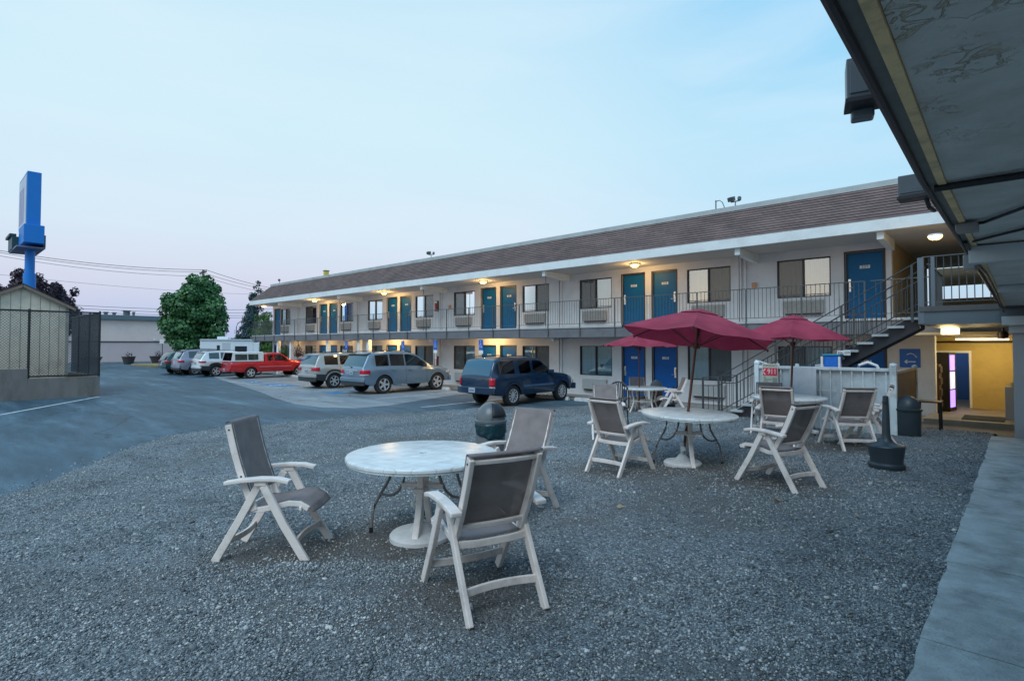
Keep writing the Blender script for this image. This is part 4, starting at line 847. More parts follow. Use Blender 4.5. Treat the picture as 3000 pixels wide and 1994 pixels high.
# black slat-back chair
t=thing('slat_chair','black slatted round-backed chair behind the patio chairs near the wheel stop','chair',(-6.75,10.7,gzz(-6.75,10.7)),face_to(.3,-1))
b=MB()
arch=[(.25*math.cos(PI*k/12),-.22-.04*math.sin(PI*k/12),.72+.28*math.sin(PI*k/12)) for k in range(13)]
b.tube([(.25,-.2,.42)]+arch+[(-.25,-.2,.42)],.018,6); b.build('back_frame',M_black,t)
for k in range(9):
    x=-.2+.05*k; zt=.72+.28*math.sqrt(max(0,1-(x/.25)**2)); b=MB(); b.path([(x*.85,-.19,.42),(x,-.255,zt)],.022,.01); b.build('slat',M_black,t)
b=MB(); b.b2(-.24,.24,-.2,.24,.41,.44); b.build('seat',M_black,t,bevel=.01)
for sx in(-1,1):
    for sy_ in(-.18,.2): b=MB(); b.tube([(sx*.22,sy_,.41),(sx*.24,sy_*1.15,0)],.014,6); b.build('leg',M_black,t)
    b=MB(); b.path([(sx*.26,-.22,.64),(sx*.27,.05,.66),(sx*.26,.22,.62)],.04,.02); b.tube([(sx*.25,.18,.44),(sx*.26,.18,.62)],.012,6); b.build('armrest',M_black,t)
# dark bench legs beside the far right bin
t=thing('side_table','small dark metal table between the dark bin and the passage corner','table',(-1.42,13.9,.3))
b=MB(); b.b2(-.2,.2,-.2,.2,.70,.73); b.build('tabletop',M_black,t,bevel=.005)
for sx in(-1,1):
    for s2 in(-1,1): b=MB(); b.tube([(sx*.17,s2*.17,.70),(sx*.18,s2*.18,0)],.018,6); b.build('leg',M_black,t)

# ------------------------------------------------------------------ tables
TT=bpy.data.materials.new('table_top'); N,L,P=nt(TT); P.inputs['Roughness'].default_value=.3
tcg=N.new('ShaderNodeTexCoord'); br=N.new('ShaderNodeTexBrick'); br.offset=0; br.inputs['Scale'].default_value=1; br.inputs['Brick Width'].default_value=.2; br.inputs['Row Height'].default_value=.2; br.inputs['Mortar Size'].default_value=.004
br.inputs['Color1'].default_value=(.74,.76,.75,1); br.inputs['Color2'].default_value=(.66,.70,.70,1); br.inputs['Mortar'].default_value=(.52,.55,.55,1)
mp2=N.new('ShaderNodeMapping'); mp2.inputs['Rotation'].default_value=(0,0,.5); L.new(tcg.outputs['Object'],mp2.inputs[0]); L.new(mp2.outputs[0],br.inputs['Vector'])
dn=N.new('ShaderNodeTexNoise'); dn.inputs['Scale'].default_value=7; dn.inputs['Detail'].default_value=9; L.new(tcg.outputs['Object'],dn.inputs['Vector']); dr=N.new('ShaderNodeMapRange'); dr.inputs[1].default_value=.35; dr.inputs[2].default_value=.7; dr.inputs[3].default_value=1.12; dr.inputs[4].default_value=.8; L.new(dn.outputs[0],dr.inputs[0])
vv=N.new('ShaderNodeVectorMath'); vv.operation='SCALE'; L.new(br.outputs[0],vv.inputs[0]); L.new(dr.outputs[0],vv.inputs['Scale']); L.new(vv.outputs[0],P.inputs['Base Color'])
bq=N.new('ShaderNodeBump'); bq.inputs['Strength'].default_value=.3; bq.inputs['Distance'].default_value=.004; bq.invert=True; L.new(br.outputs['Fac'],bq.inputs['Height']); L.new(bq.outputs[0],P.inputs['Normal'])
M_trav=mat('table_edge',(.66,.64,.63),.4,n=.06,ns=6,dirt=((.3,.26,.22),.5,4))
def round_table(x,y,rz,lab,r=.67,tilt=(0,0),style=0,z=None,shelf=True):
    t=thing('round_table',lab,'table',(x,y,gzz(x,y) if z is None else z),rz,'round white tables of the patio'); t.rotation_euler=(tilt[0],tilt[1],rz)
    b=MB(); b.lathe([(.028,.725),(r-.03,.725),(r-.008,.720),(r,.710),(r,.690),(r-.012,.682),(r-.012,.668),(r-.03,.668),(r-.04,.69),(.028,.69),(.028,.725)],64)
    o=b.build('tabletop',TT,t,smooth=35)
    legs=[] 
    if style==0:
        for s in(-1,1):  # broad white legs
            b=MB(); b.path([(0,s*.07,.69),(0,s*.08,.5),(0,s*.11,.3),(0,s*.19,.12),(0,s*.27,0)],.058,.03); b.build('leg',M_chair,t,bevel=.008)
        for s in(-1,1):  # paired iron scroll legs
            b=MB()
            b.tube([(s*.40,0,.69),(s*.41,0,.58),(s*.38,0,.44),(s*.30+s*.02,0,.30),(s*.42,0,.17),(s*.50,0,.08),(s*.54,0,.0)] if False else [(s*.30,.03,.69),(s*.305,.03,.62),(s*.30,.03,.56),(s*.315,.03,.49),(s*.35,.02,.42),(s*.395,.01,.35),(s*.44,0,.26),(s*.465,0,.15),(s*.48,0,0)],.0135,8)
            b.tube([(s*.165,-.03,.69),(s*.15,-.03,.62),(s*.155,-.03,.54),(s*.175,-.02,.46),(s*.215,-.01,.39),(s*.27,0,.345),(s*.33,.005,.335),(s*.395,.005,.35)],.0135,8)
            b.build('scroll_leg',M_metalleg if style==0 else M_chair,t,smooth=60)
            b=MB(); b.tube([(s*.478,0,.05),(s*.48,0,0)],.018,8); b.build('foot_cap',M_black,t)
        b=MB(); b.b2(-.19,.19,-.035,.035,.42,.46); b.b2(-.05,.05,-.15,.15,.402,.438); b.build('crosspiece',M_chair,t,bevel=.008)
    else:
        for k in range(4):
            a=R(45+90*k); c,s=math.cos(a),math.sin(a); b=MB()
            b.path([(c*rr_,s*rr_,zz_) for rr_,zz_ in((.40,.69),(.41,.55),(.37,.42),(.36,.3),(.42,.15),(.50,0))],.045,.03,side=(-s,c,0)); b.build('leg',M_chair,t,bevel=.006)
        b=MB(); b.tube([(.36*math.cos(2*PI*k/16),.36*math.sin(2*PI*k/16),.33) for k in range(17)],.012,6); b.build('ring',M_chair,t)
    return t
def base(x,y,lab,tall=.32,rr=.27,m=None,knob=True):
    t=thing('umbrella_base',lab,'umbrella base',(x,y,gzz(x,y)),rnd.uniform(0,6),'umbrella bases under the tables'); m=m or M_trav
    b=MB(); b.lathe([(0,-.02),(rr,-.02),(rr,.025),(rr-.02,.045),(.11,.06),(.075,.1),(.05,.13),(.045,.14),(0,.14)],32); b.build('weight',m,t,smooth=40)
    b=MB(); b.tube([(0,0,.13),(0,0,tall)],.026,12); b.build('socket',m,t,smooth=40)
    if knob: b=MB(); b.tube([(.026,0,tall-.07),(.07,0,tall-.07)],.012,8); b.lathe([(0,-.016),(.035,-.016),(.035,.016),(0,.016)],10,(.085,0,tall-.07),axis='X'); b.build('knob',M_plate,t,smooth=40)
    return t
round_table(-3.95,3.10,R(36),'nearest round white table standing empty between the three nearest chairs')
base(-3.93,3.06,'white disc umbrella base under the empty nearest table',.34)
round_table(-3.50,7.42,R(42),'round white table carrying the large tilted umbrella',r=.655,tilt=(R(.5),R(1.5)))
base(-3.57,7.40,'pale worn umbrella base under the large umbrella table',.3,.26)
round_table(-8.3,14.75,.3,'farthest round table under the small umbrella by the blue doors',r=.66,style=1)
base(-8.3,14.75,'small umbrella base under the farthest table',.2,.2)
round_table(-3.19,10.95,.8,'round table mostly hidden behind chairs under the right umbrella',r=.62,style=0)
base(-3.19,10.95,'dark umbrella base under the right umbrella table',.25,.22,M_slab)
# ------------------------------------------------------------------ umbrellas
M_can=bpy.data.materials.new('umbrella_cloth'); N,L,P=nt(M_can); P.inputs['Roughness'].default_value=.8; P.inputs['Base Color'].default_value=(.36,.03,.085,1)
tcg=N.new('ShaderNodeTexCoord'); t1=N.new('ShaderNodeTexNoise'); t1.inputs['Scale'].default_value=3; t1.inputs['Detail'].default_value=7; L.new(tcg.outputs['Object'],t1.inputs['Vector']); r1=N.new('ShaderNodeValToRGB'); r1.color_ramp.elements[0].color=(.27,.018,.05,1); r1.color_ramp.elements[1].color=(.45,.055,.10,1); r1.color_ramp.elements[0].position=.3; r1.color_ramp.elements[1].position=.7; L.new(t1.outputs[0],r1.inputs[0]); L.new(r1.outputs[0],P.inputs['Base Color'])
tl=N.new('ShaderNodeBsdfTranslucent'); tl.inputs[0].default_value=(.36,.02,.06,1); x1=N.new('ShaderNodeMixShader'); x1.inputs[0].default_value=.22; L.new(P.outputs[0],x1.inputs[1]); L.new(tl.outputs[0],x1.inputs[2]); L.new(x1.outputs[0],N['Material Output'].inputs[0])
wv=N.new('ShaderNodeBump'); wv.inputs['Strength'].default_value=.35; wv.inputs['Distance'].default_value=.03; L.new(t1.outputs[0],wv.inputs['Height']); L.new(wv.outputs[0],P.inputs['Normal'])
M_pole=mat('pole_wood',(.11,.035,.018),.45,n=.25,ns=5,stretch=(6,6,.8))
def umbrella(x,y,z0,h,rad,drop,n,lean,rz,lab,bottom=0):
    t=thing('patio_umbrella',lab,'umbrella',(x,y,z0),0,'maroon patio umbrellas'); t.rotation_euler=lean
    b=MB(); b.tube([(0,0,bottom),(0,0,h-.03)],.019,10); b.build('pole',M_pole,t,smooth=40)
    b=MB(); rv=rad*.22
    def pt(k,f,v):   # k panel, f 0..1 across, v 0 hub ..1 rim
        a0=rz+2*PI*k/n; a1=rz+2*PI*(k+1)/n
        p0=Vector((math.cos(a0),math.sin(a0),0)); p1=Vector((math.cos(a1),math.sin(a1),0)); p=p0.lerp(p1,f)*rad*v
        s=4*f*(1-f)
        zz=h-drop*(v**1.12)-.05*s*v*v*(rad/1.2)*(1-.3*v)-.0; q=p*(1-.045*s*v)
        q.z=zz+.012*math.sin(9*f+k*2.1)*v*s; return q
    for k in range(n):
        b.grid(lambda u,v,k=k:pt(k,u,.17+.83*v),10,14)
    def vl(k,u,v):
        q=pt(k,u,1); q.z-=.055*v; q*=Vector((1+.0*v,)*3) if False else 1; return q
    b.build('canopy',M_can,t,smooth=13)
    b=MB()
    for k in range(n): b.grid(lambda u,v,k=k:pt(k,u,.01+.25*v)+Vector((0,0,.010+.004*v)),8,4)
    b.build('vent_cap',M_can,t,smooth=13)
    for k in range(n):
        a=rz+2*PI*k/n; c,s=math.cos(a),math.sin(a)
        b=MB(); b.path([(c*.03,s*.03,h-.04),(c*rad*.5,s*rad*.5,h-drop*(.5**1.12)-.022),(c*rad*.995,s*rad*.995,h-drop-.012)],.016,.012,side=(-s,c,0)); rb=b.build('rib',M_pole,t)
        b=MB(); b.path([(c*.03,s*.03,h-drop-.12),(c*rad*.5,s*rad*.5,h-drop*(.5**1.12)-.03)],.014,.01,side=(-s,c,0)); q=b.build('strut',M_pole); q.parent=rb
        b=MB(); b.lathe([(0,.02),(.015,.015),(.015,-.015),(0,-.02)],6,(c*rad,s*rad,h-drop-.012)); q=b.build('rib_tip',M_black); q.parent=rb
    b=MB(); b.lathe([(.022,.05),(.045,.04),(.045,-.03),(.022,-.04)],12,(0,0,h-drop-.12)); b.build('runner',M_pole,t,smooth=40)
    b=MB(); b.lathe([(0,.03),(.035,.02),(.035,-.03),(0,-.035)],12,(0,0,h-.02)); b.build('hub',M_pole,t,smooth=40)
    return t
def lean_cam(deg_right,deg_away=0):
    # rotation that tips the top toward camera-right / away
    ax=(RT*math.sin(R(deg_right))+FW*math.sin(R(deg_away))); up=(Vector((0,0,1))+ax).normalized()
    return Vector((0,0,1)).rotation_difference(up).to_euler()
z2=gzz(-3.55,7.4)
umbrella(-3.57,7.42,z2+.12,2.10,1.13,.42,6,lean_cam(8.5,4),A*-1+R(90+9),'large maroon umbrella tilted to the right over the middle table')
z3=gzz(-8.3,14.75); umbrella(-8.42,14.64,z3+.1,2.22,1.10,.36,8,lean_cam(1,0),R(20),'small maroon umbrella farthest away in front of the blue doors')
z4=gzz(-3.19,10.95); umbrella(-3.19,10.95,z4+.1,2.12,1.03,.42,6,lean_cam(2.5,-1),A*-1+R(90),'maroon umbrella nearest the staircase, right of the large one')

# ------------------------------------------------------------------ bins, ash stand, pots, litter
def domed_bin(x,y,lab,m,mdome,r=.235,h=.66,hd=.28,z=None,yaw=0,bag=True,flap=True):
    t=thing('litter_bin',lab,'bin',(x,y,gzz(x,y) if z is None else z),yaw,'domed litter bins')
    b=MB(); b.lathe([(0,0),(r*.9,0),(r*.92,.02),(r*.97,h*.6),(r,h),(r-.01,h),(r*.9,.03),(0,.03)],36); b.build('body',m,t,smooth=40)
    b=MB(); b.lathe([(r+.012,h-.005),(r+.02,h+.015),(r+.018,h+.035),(r*.985,h+.045)],36); b.build('rim',mdome,t,smooth=50)
    b=MB(); prof=[(r*.98*math.cos(R(a)),h+.04+hd*math.sin(R(a))) for a in range(0,91,9)]; prof[-1]=(0.001,h+.04+hd)
    b.lathe(prof,36); d=b.build('dome',mdome,t,smooth=60)
    if flap:
        b=MB()
        def ff(u,v):
            az=R(-34+68*u); el=R(12+55*v); q=r*1.0*math.cos(el); return (q*math.cos(az)+.012,q*math.sin(az),h+.04+hd*math.sin(el)+.004)
        b.grid(ff,10,8); f=b.build('flap',M_black,smooth=60,solid=.008); f.parent=d
        b=MB(); 
        for az in(-36,36): b.path([((r+.012)*math.cos(R(el))*math.cos(R(az)),(r+.012)*math.cos(R(el))*math.sin(R(az)),h+.04+(hd+.01)*math.sin(R(el))) for el in range(8,72,9)],.012,.02,side=(-math.sin(R(az)),math.cos(R(az)),0))
        f=b.build('opening_lip',mdome); f.parent=d
    if bag:
        b=MB()
        def fb(u,v):
            az=R(-150+230*u); dz=(.07+.16*math.sin(PI*min(1,max(0,(u-.1)/.85)))**.8+.015*math.sin(u*31))*v; q=r*1.0+.007+.007*math.sin(u*47+v*5)*v; return (q*math.cos(az),q*math.sin(az),h-.004-dz)
        b.grid(fb,60,6); b.build('liner_bag',mat('bag_teal',(.004,.035,.045),.3,bump=.6,bs=25),t,smooth=60,solid=.004)
    return t
M_bin=mat('bin_grey',(.15,.16,.17),.45,n=.08,ns=6); M_bind=mat('bin_dark',(.028,.042,.052),.45,n=.1,ns=6,bump=.05,bs=60)
domed_bin(-6.15,6.15,'grey domed litter bin with teal liner behind the nearest table',M_bin,mat('dome_grey',(.12,.135,.145),.32,n=.08,ns=6),r=.235,h=.60,hd=.275,yaw=R(-5))
domed_bin(-8.55,15.95,'domed bin by the ground floor blue door beyond the farthest table',mat('bin_brown',(.09,.06,.05),.5),M_bin,r=.2,h=.66,hd=.24,bag=False,flap=False)
domed_bin(-1.60,12.5,'dark domed litter bin between the gate post and the passage',M_bind,M_bind,r=.205,h=.60,hd=.23,z=.34,yaw=R(-100),bag=False,flap=False)
t=thing('ash_stand','dark bottle-shaped outdoor ashtray on the gravel at the right','ash stand',(-1.40,9.0,gzz(-1.4,9)-.005)); 
b=MB(); b.lathe([(0,0),(.205,0),(.215,.02),(.215,.06),(.19,.085),(.19,.10),(.215,.28),(.22,.30),(.21,.315),(0,.33)],36); b.build('base',M_bind,t,smooth=35)
b=MB(); b.lathe([(.205,.317),(.14,.335),(.085,.36),(.06,.40),(.05,.46),(.035,.95),(.034,.97),(.02,.98),(0,.98)],28); b.build('neck',M_bind,t,smooth=45)
b=MB(); b.lathe([(.0385,.86),(.0385,.90)],16,a0=R(200),a1=R(300)); b.build('ash_slot',M_black,t)
t=thing('plant_pot','small black pot on the ground right of the farthest table','pot',(-8.05,15.9,gzz(-8,15.9))); b=MB(); b.lathe([(0,0),(.11,0),(.15,.19),(.155,.2),(.14,.2),(.1,.02),(0,.02)],16); b.build('body',M_black,t,smooth=40); b=MB(); b.lathe([(0,.17),(.138,.17)],16); b.build('soil',mat('soil',(.03,.02,.015),.9),t)
t=thing('ash_post','thin black smoking post by the ground floor doorway','ash stand',(-9.1,18.2,.08)); b=MB(); b.tube([(0,0,.03),(0,0,.62)],.035,10); b.build('pole',M_black,t,smooth=40); b=MB(); b.lathe([(0,0),(.12,0),(.12,.03),(0,.035)],16); b.build('base',M_black,t)
M_leafd=mat('dry_leaf',(.34,.27,.16),.8,n=.2,ns=30)
for i,(x,y,l) in enumerate(((-1.92,1.28,'pale dead leaf lying on the gravel in the near foreground'),(-1.95,6.25,'tan dead leaf on the gravel below the right-hand chair'),(-.8,3.9,'small pale scrap on the gravel near the walk'),(-5.3,4.1,'dead leaf on the gravel between the left chair and the asphalt'),(-3.05,4.9,'dead leaf on the gravel between the nearest and the middle tables'),(-1.2,6.2,'dead leaf on the gravel near the walk, short of the ash stand'))):
    b=MB(); b.grid(lambda u,v:((u-.5)*.09*(1-(2*v-1)**2*.8),(v-.5)*.11,.02*math.sin(u*3+v*2)),6,6)
    o=b.build('dead_leaf',M_leafd,smooth=60,solid=.001,loc=(x,y,gzz(x,y)+.028)); o.rotation_euler=(.2,.3,i*1.3); o.scale=(.75 if i<2 else .5,)*3; tag(o,l,'leaf','dead leaves on the gravel')

# ------------------------------------------------------------------ cars
TYRE=mat('tyre',(.018,.018,.02),.8,bump=.2,bs=40); ALLOY=mat('alloy',(.66,.67,.68),.35,.6); CLAD=mat('cladding',(.028,.032,.036),.6)
TAIL=mat('tail_light_red',(.55,.01,.025),.12,coat=1.); AMB=mat('lens_clear',(.55,.5,.5),.12,coat=1.); UND=mat('underbody',(.01,.01,.01),.9)
def paint(n,c,r=.28): return mat('paint_'+n,c,r,.25,n=.03,ns=3,spec=.5,coat=.8)
def itp(tab,x):
    if x<=tab[0][0]: return tab[0][1]
    for (a,p),(b_,q) in zip(tab,tab[1:]):
        if x<=b_: return p+(q-p)*(x-a)/(b_-a)
    return tab[-1][1]
def car(name,cat,lab,loc,P_,rz=0):
    """local +Y is the front. P_: L,W,wb,rear(overhang),top/belt/plan tables (y from the rear bumper), wheels, glass..."""
    t=thing(name,lab,cat,loc,rz,'vehicles parked nose-in at the motel')
    Lc,W=P_['L'],P_['W']; hw=W/2; y0=-P_['rear']; # origin at rear axle
    top,belt=P_['top'],P_['belt']; sill=P_.get('sill',.30); wr=P_.get('wr',.36); wb=P_['wb']; tum=P_.get('tum',.30)
    def plan(s): # half width factor by distance from the ends
        d=min(s,Lc-s); k=.86 if s<Lc/2 else .74
        return hw*(k+(1-k)*math.sqrt(max(0,1-(1-min(1,d/.55))**2)))
    def zb(s):
        z=sill
        for ax_ in(0,wb):
            d=abs((s+y0)-ax_); ra=wr+.075
            if d<ra: z=max(z,wr*.97+math.sqrt(ra*ra-d*d)*.98)
        if s<.5: z=max(z,sill+.10*(1-s/.5))
        if s>Lc-.5: z=max(z,sill+.06)
        return z
    SH=.05
    def gx(s,z): w_=plan(s); return w_*.955-(z-itp(belt,s))*tum-.012
    def section(s):
        w_=plan(s); zt=itp(top,s); be=min(itp(belt,s),zt-.02); b_=zb(s); lo=min(b_,be-.08)
        zc=max(be+.001,zt-.075)
        pts=[(0,b_),(w_*.80,b_),(w_*.955,b_+.0),(w_*.99,lo+.08*(be-lo)+.02),(w_*1.0,lo+.45*(be-lo)),(w_*1.0,lo+.72*(be-lo)),(w_*.985,be-.05 if be-lo>.2 else lo+.8*(be-lo)),(w_*.955,be)]
        for f in(.25,.5,.75,1): z=be+(zc-be)*f; pts.append((gx(s,z),z))
        e=gx(s,zc); pts+=[(e-.03,zc+(zt-zc)*.6),(e-.085,zt-.008),(e*.6,zt+.012),(e*.3,zt+.022),(0,zt+.025)]
        return pts
    st=sorted({round(v,3) for v in [0,.03,.08,.15,.25,Lc,Lc-.03,Lc-.08,Lc-.15,Lc-.25]+[i*.09 for i in range(int(Lc/.09))]+[a-y0+k*.04 for a in(0,wb) for k in range(-12,13)]+[p[0] for p in top]+[p[0] for p in belt]+[p[0]+.02 for p in top[1:-1]]+[p[0]-.02 for p in top[1:-1]] if 0<=v<=Lc})
    b=MB(); rows=[]
    for s in st:
        q=section(s); full=[(x,s+y0,z) for x,z in q]+[(-x,s+y0,z) for x,z in q[-2:0:-1]]; rows.append(full)
    n=len(rows[0]); vs=[p for r_ in rows for p in r_]; fs=[];ms=[]
    for i in range(len(rows)-1):
        for k in range(n):
            fs.append((i*n+k,i*n+(k+1)%n,(i+1)*n+(k+1)%n,(i+1)*n+k)); ms.append(1 if k in(0,1,n-1,n-2) else (2 if P_.get('clad') and k in (2,3,n-3,n-4) else 0))
    fs+=[tuple(range(n)),tuple(range(len(vs)-1,len(vs)-n-1,-1))]; ms+=[0,0]
    b.add(vs,fs); b.mi=ms
    me_m=[P_['paint'],UND,CLAD]; bo=b.build('body',me_m,t,smooth=38)
    b=MB(); sm=P_['screen'][1]; s0_=P_['side'][0][0]; e0=plan(1.5)*.88
    b.b2(-e0,e0,s0_+y0+.1,sm+y0-.1,.5,itp(belt,1.5)-.03)
    for sy_ in(P_['screen'][0]-.25,P_['screen'][0]-1.1):
        for sx_ in(-1,1): b.box((sx_*.38,sy_+y0,itp(belt,1.5)+.10),(.46,.14,.32)); b.box((sx_*.38,sy_+y0,itp(belt,1.5)+.32),(.24,.1,.16))
    b.build('seats',mat('car_interior',(.03,.03,.033),.8),t)
    # glass: windscreen and rear window follow the top surface
    def topstrip(sa,sb,inset,nm,m,lift=.006,nx=10,ns_=8):
        b=MB()
        def fn(u,v):
            s=sa+(sb-sa)*v; q=section(s); zt=itp(top,s); e=gx(s,max(itp(belt,s),zt-.075))-.085-inset; x=e*(2*u-1)
            z=zt-.008+.033*(1-(x/max(e,.1))**2); sl_=(itp(top,s+.02)-itp(top,s-.02))/.04; nn=Vector((0,-sl_,1)).normalized()
            return (x,s+y0+nn.y*lift,z+nn.z*lift)
        b.grid(fn,nx,ns_); return b.build(nm,m,t,smooth=60)
    if 'rearglass' in P_: topstrip(*P_['rearglass'],-.03,'rear_window',P_.get('rgm',M_carglassd))
    topstrip(*P_['screen'],-.02,'windscreen',M_carglass)
    for s_ in(-1,1):
        for (a,c,m) in P_['side']:
            b=MB()
            def fn(u,v):
                s=a+(c-a)*u; be=itp(belt,s); zt=itp(top,s); z0=be+.035; z1=max(z0+.004,zt-.095)
                if P_.get('dlo_drop') and s<P_['dlo_drop'][0]: z1=z1
                z=z0+(z1-z0)*v; return (s_*(gx(s,z)+.006),s+y0,z)
            b.grid(fn,14,5); b.build('side_window',m,t,smooth=60)
        b=MB(); # door mirror
        my=P_['mirror']; zb_=itp(belt,my)
        b.box((s_*(gx(my,zb_)+.13),my+y0,zb_+.1),(.2,.1,.14)); b.box((s_*(gx(my,zb_)+.02),my+y0+.02,zb_+.05),(.1,.04,.05)); b.build('mirror',P_.get('mm',P_['paint']),t,bevel=.03)
        for hy_ in P_.get('handles',()):
            zb_=itp(belt,hy_)-.10; b=MB(); b.box((s_*(plan(hy_)+.012),hy_+y0,zb_),(.03,.17,.03)); b.build('door_handle',P_.get('hm',P_['paint']),t,bevel=.006)
        for dy in P_.get('seams',()):
            b=MB(); pts=[]
            zt=itp(belt,dy)-.02; b.path([(s_*(plan(dy)*.992+.0015),dy+y0,max(zb(dy)+.05,sill+.05)),(s_*(plan(dy)+.001),dy+y0,(sill+zt)/2),(s_*(plan(dy)*.985+.0015),dy+y0,zt)],.006,.008,side=(0,1,0)); b.build('door_gap',M_black,t)
        # arch trim
        for ax_ in(0,wb):
            b=MB(); ra=wr+.085; pts=[]
            for k in range(0,19):
                a_=R(8+164*k/18); yy=ax_+ra*math.cos(a_); zz_=wr*.97+ra*.98*math.sin(a_); s=yy-y0; pts.append((s_*(plan(min(max(s,.02),Lc-.02))*1.0+.006),yy,zz_))
            b.path(pts,.02,.055,side=(1,0,0)); b.build('arch_trim',CLAD if P_.get('archdark') else P_['paint'],t,smooth=40)
        if 'strip' in P_:
            z=P_['strip']; b=MB(); a,c=wr+.16,wb-wr-.16; b.path([(s_*(plan(v-y0)+.008),v,z) for v in(a,(a+c)/2,c)],.02,.07); b.build('side_moulding',P_.get('stripm',P_['paint']),t,bevel=.008)
        if P_.get('rails'):
            a,c=P_['rails']; b=MB(); xx=s_*(gx(a+.3,itp(top,a+.3)-.07)-.07); b.path([(xx,a+y0,itp(top,a)+.01),(xx,a+y0+.1,itp(top,a+.1)+.05),(xx,(a+c)/2+y0,itp(top,(a+c)/2)+.055),(xx,c+y0-.1,itp(top,c-.1)+.05),(xx,c+y0,itp(top,c)+.01)],.035,.03); b.build('roof_rail',CLAD,t,bevel=.008)
        # tail and head lamps
        for (kind,s0,s1,z0_,z1_,m) in P_['lamps']:
            b=MB()
            def fn(u,v):
                # wraps from the end face round the corner
                if kind=='tail': k=P_.get('tailin',.30)
                else: k=.25
                if u<.5:
                    xx=plan(.0)+(-k)*(1-u*2)*(1) ; yy=(0 if kind=='tail' else Lc)
                    x=max(.1,plan(.005)-k*(1-2*u)); y=yy
                else:
                    s=(s0+(s1-s0)*(2*u-1)) if kind=='tail' else Lc-(s0+(s1-s0)*(2*u-1)); x=plan(max(.005,min(Lc-.005,s))); y=s
                off=.012; z=z0_+(z1_-z0_)*v
                sl_=P_.get('tailslope',0)
                if kind=='tail' and u<.5: y=-off+.0
                if kind!='tail' and u<.5: y=Lc+off
                return (s_*(x+(off if u>=.5 else .0)),y+y0,z)
            b.grid(fn,12,4); b.build('tail_light' if kind=='tail' else 'headlight',m,t,smooth=60,solid=.012)
    # bumpers
    for e_ in(0,1):
        b=MB(); pts=[]; zc,hh_=P_['bump'][e_]
        for k in range(13):
            x=-1+2*k/12; xx=x*hw*.97; cur=.10*(abs(x)**3.2); pts.append((xx,(-.055+cur)+y0 if e_==0 else Lc+.05-cur*1.6+y0,zc))
        b.path(pts,hh_,P_.get('bd',.09),side=(0,0,1)); b.build('bumper',P_.get('bm',P_['paint']),t,bevel=.02,smooth=40)
    b=MB(); pz=P_['plate']; b.box((0,y0-P_.get('pd',.02),pz),(.31,.012,.16)); pl=b.build('licence_plate',M_tag,t,bevel=.004)
    b=MB(); 
    for k in range(6): b.box((-.1+.04*k,y0-P_.get('pd',.02)-.0075,pz-.005),(.022,.002,.06))
    c=b.build('plate_marks',mat('plate_blue',(.03,.06,.2),.5)); c.parent=pl
    # wheels
    for ax_ in(0,wb):
        for s_ in(-1,1):
            cx_=s_*(hw-.13); wd=.23
            b=MB(); ri=wr*.66
            b.lathe([(ri,-wd/2),(ri+.02,-wd/2-.004),(wr-.03,-wd/2),(wr,-wd/2+.03),(wr,wd/2-.03),(wr-.03,wd/2),(ri+.02,wd/2+.004),(ri,wd/2)],36,axis='X'); w_=b.build('wheel',TYRE,t,smooth=40,loc=(cx_,ax_,wr))
            b=MB(); f_=s_*wd/2
            b.lathe([(ri,-s_*wd/2),(ri,f_*.9),(ri-.015,f_*.96),(ri-.03,f_*.55),(ri*.3,f_*.45),(0,f_*.45)] ,30,axis='X')
            ns_=P_.get('spokes',5)
            b2_=MB(); b2_.lathe([(ri+.004,f_*.80),(ri+.004,f_*.98),(ri-.022,f_*.98),(ri-.028,f_*.80)],30,axis='X'); b2_.lathe([(.075,f_*.7),(.07,f_*.92),(.03,f_*.96),(0,f_*.96)],14,axis='X')
            for k in range(ns_):
                a_=2*PI*k/ns_+.3; b2_.bar((f_*.80,math.sin(a_)*.05,math.cos(a_)*.05),(f_*.86,math.sin(a_)*(ri-.01),math.cos(a_)*(ri-.01)),P_.get('sw',.07),.03,up=(1,0,0))
            r_=b.build('rim',UND,smooth=40); r_.parent=w_; r2=b2_.build('spokes',ALLOY,bevel=.004); r2.parent=w_
    for fn_ in P_.get('extra',()): fn_(t,P_,dict(plan=plan,gx=gx,y0=y0,top=lambda s:itp(top,s),belt=lambda s:itp(belt,s)))
    return t
def spoiler(t,P_,g_):
    s=P_['spoil']; b=MB(); z=g_['top'](s+.12); e=g_['gx'](s+.15,z-.07)-.06; b.add([(-e,s-.02+g_['y0'],z-.02),(e,s-.02+g_['y0'],z-.02),(e,s+.22+g_['y0'],z+.045),(-e,s+.22+g_['y0'],z+.045),(-e,s-.0+g_['y0'],z-.06),(e,s+.0+g_['y0'],z-.06),(e,s+.22+g_['y0'],z-.03),(-e,s+.22+g_['y0'],z-.03)],[(0,1,2,3),(4,5,6,7),(0,1,5,4),(1,2,6,5),(2,3,7,6),(3,0,4,7)]); b.build('spoiler',P_.get('spm',P_['paint']),t,bevel=.01)
def lower_rear(t,P_,g_):
    b=MB(); hw=P_['W']/2; pts=[(x*hw*.93,-.035+.09*abs(x)**3+g_['y0'],P_['lr'][0]) for x in(-1,-.8,-.4,0,.4,.8,1)]; b.path(pts,P_['lr'][1],.08,side=(0,0,1)); b.build('rear_valance',CLAD,t,bevel=.015,smooth=40)
def tailgate_strip(t,P_,g_):
    b=MB(); z=P_['tg']; b.box((0,g_['y0']-.012,z),(P_['W']*.5,.02,.045)); b.build('tailgate_trim',P_.get('tgm',ALLOY),t,bevel=.004)
def wiper(t,P_,g_):
    b=MB(); z=g_['belt'](.1)+.07; b.bar((-.02,g_['y0']+.02,z),(-.32,g_['y0']+.06,z+.05),.02,.02); b.box((0,g_['y0']+.0,z),(.06,.05,.05)); b.build('rear_wiper',M_black,t)
CY=13.75
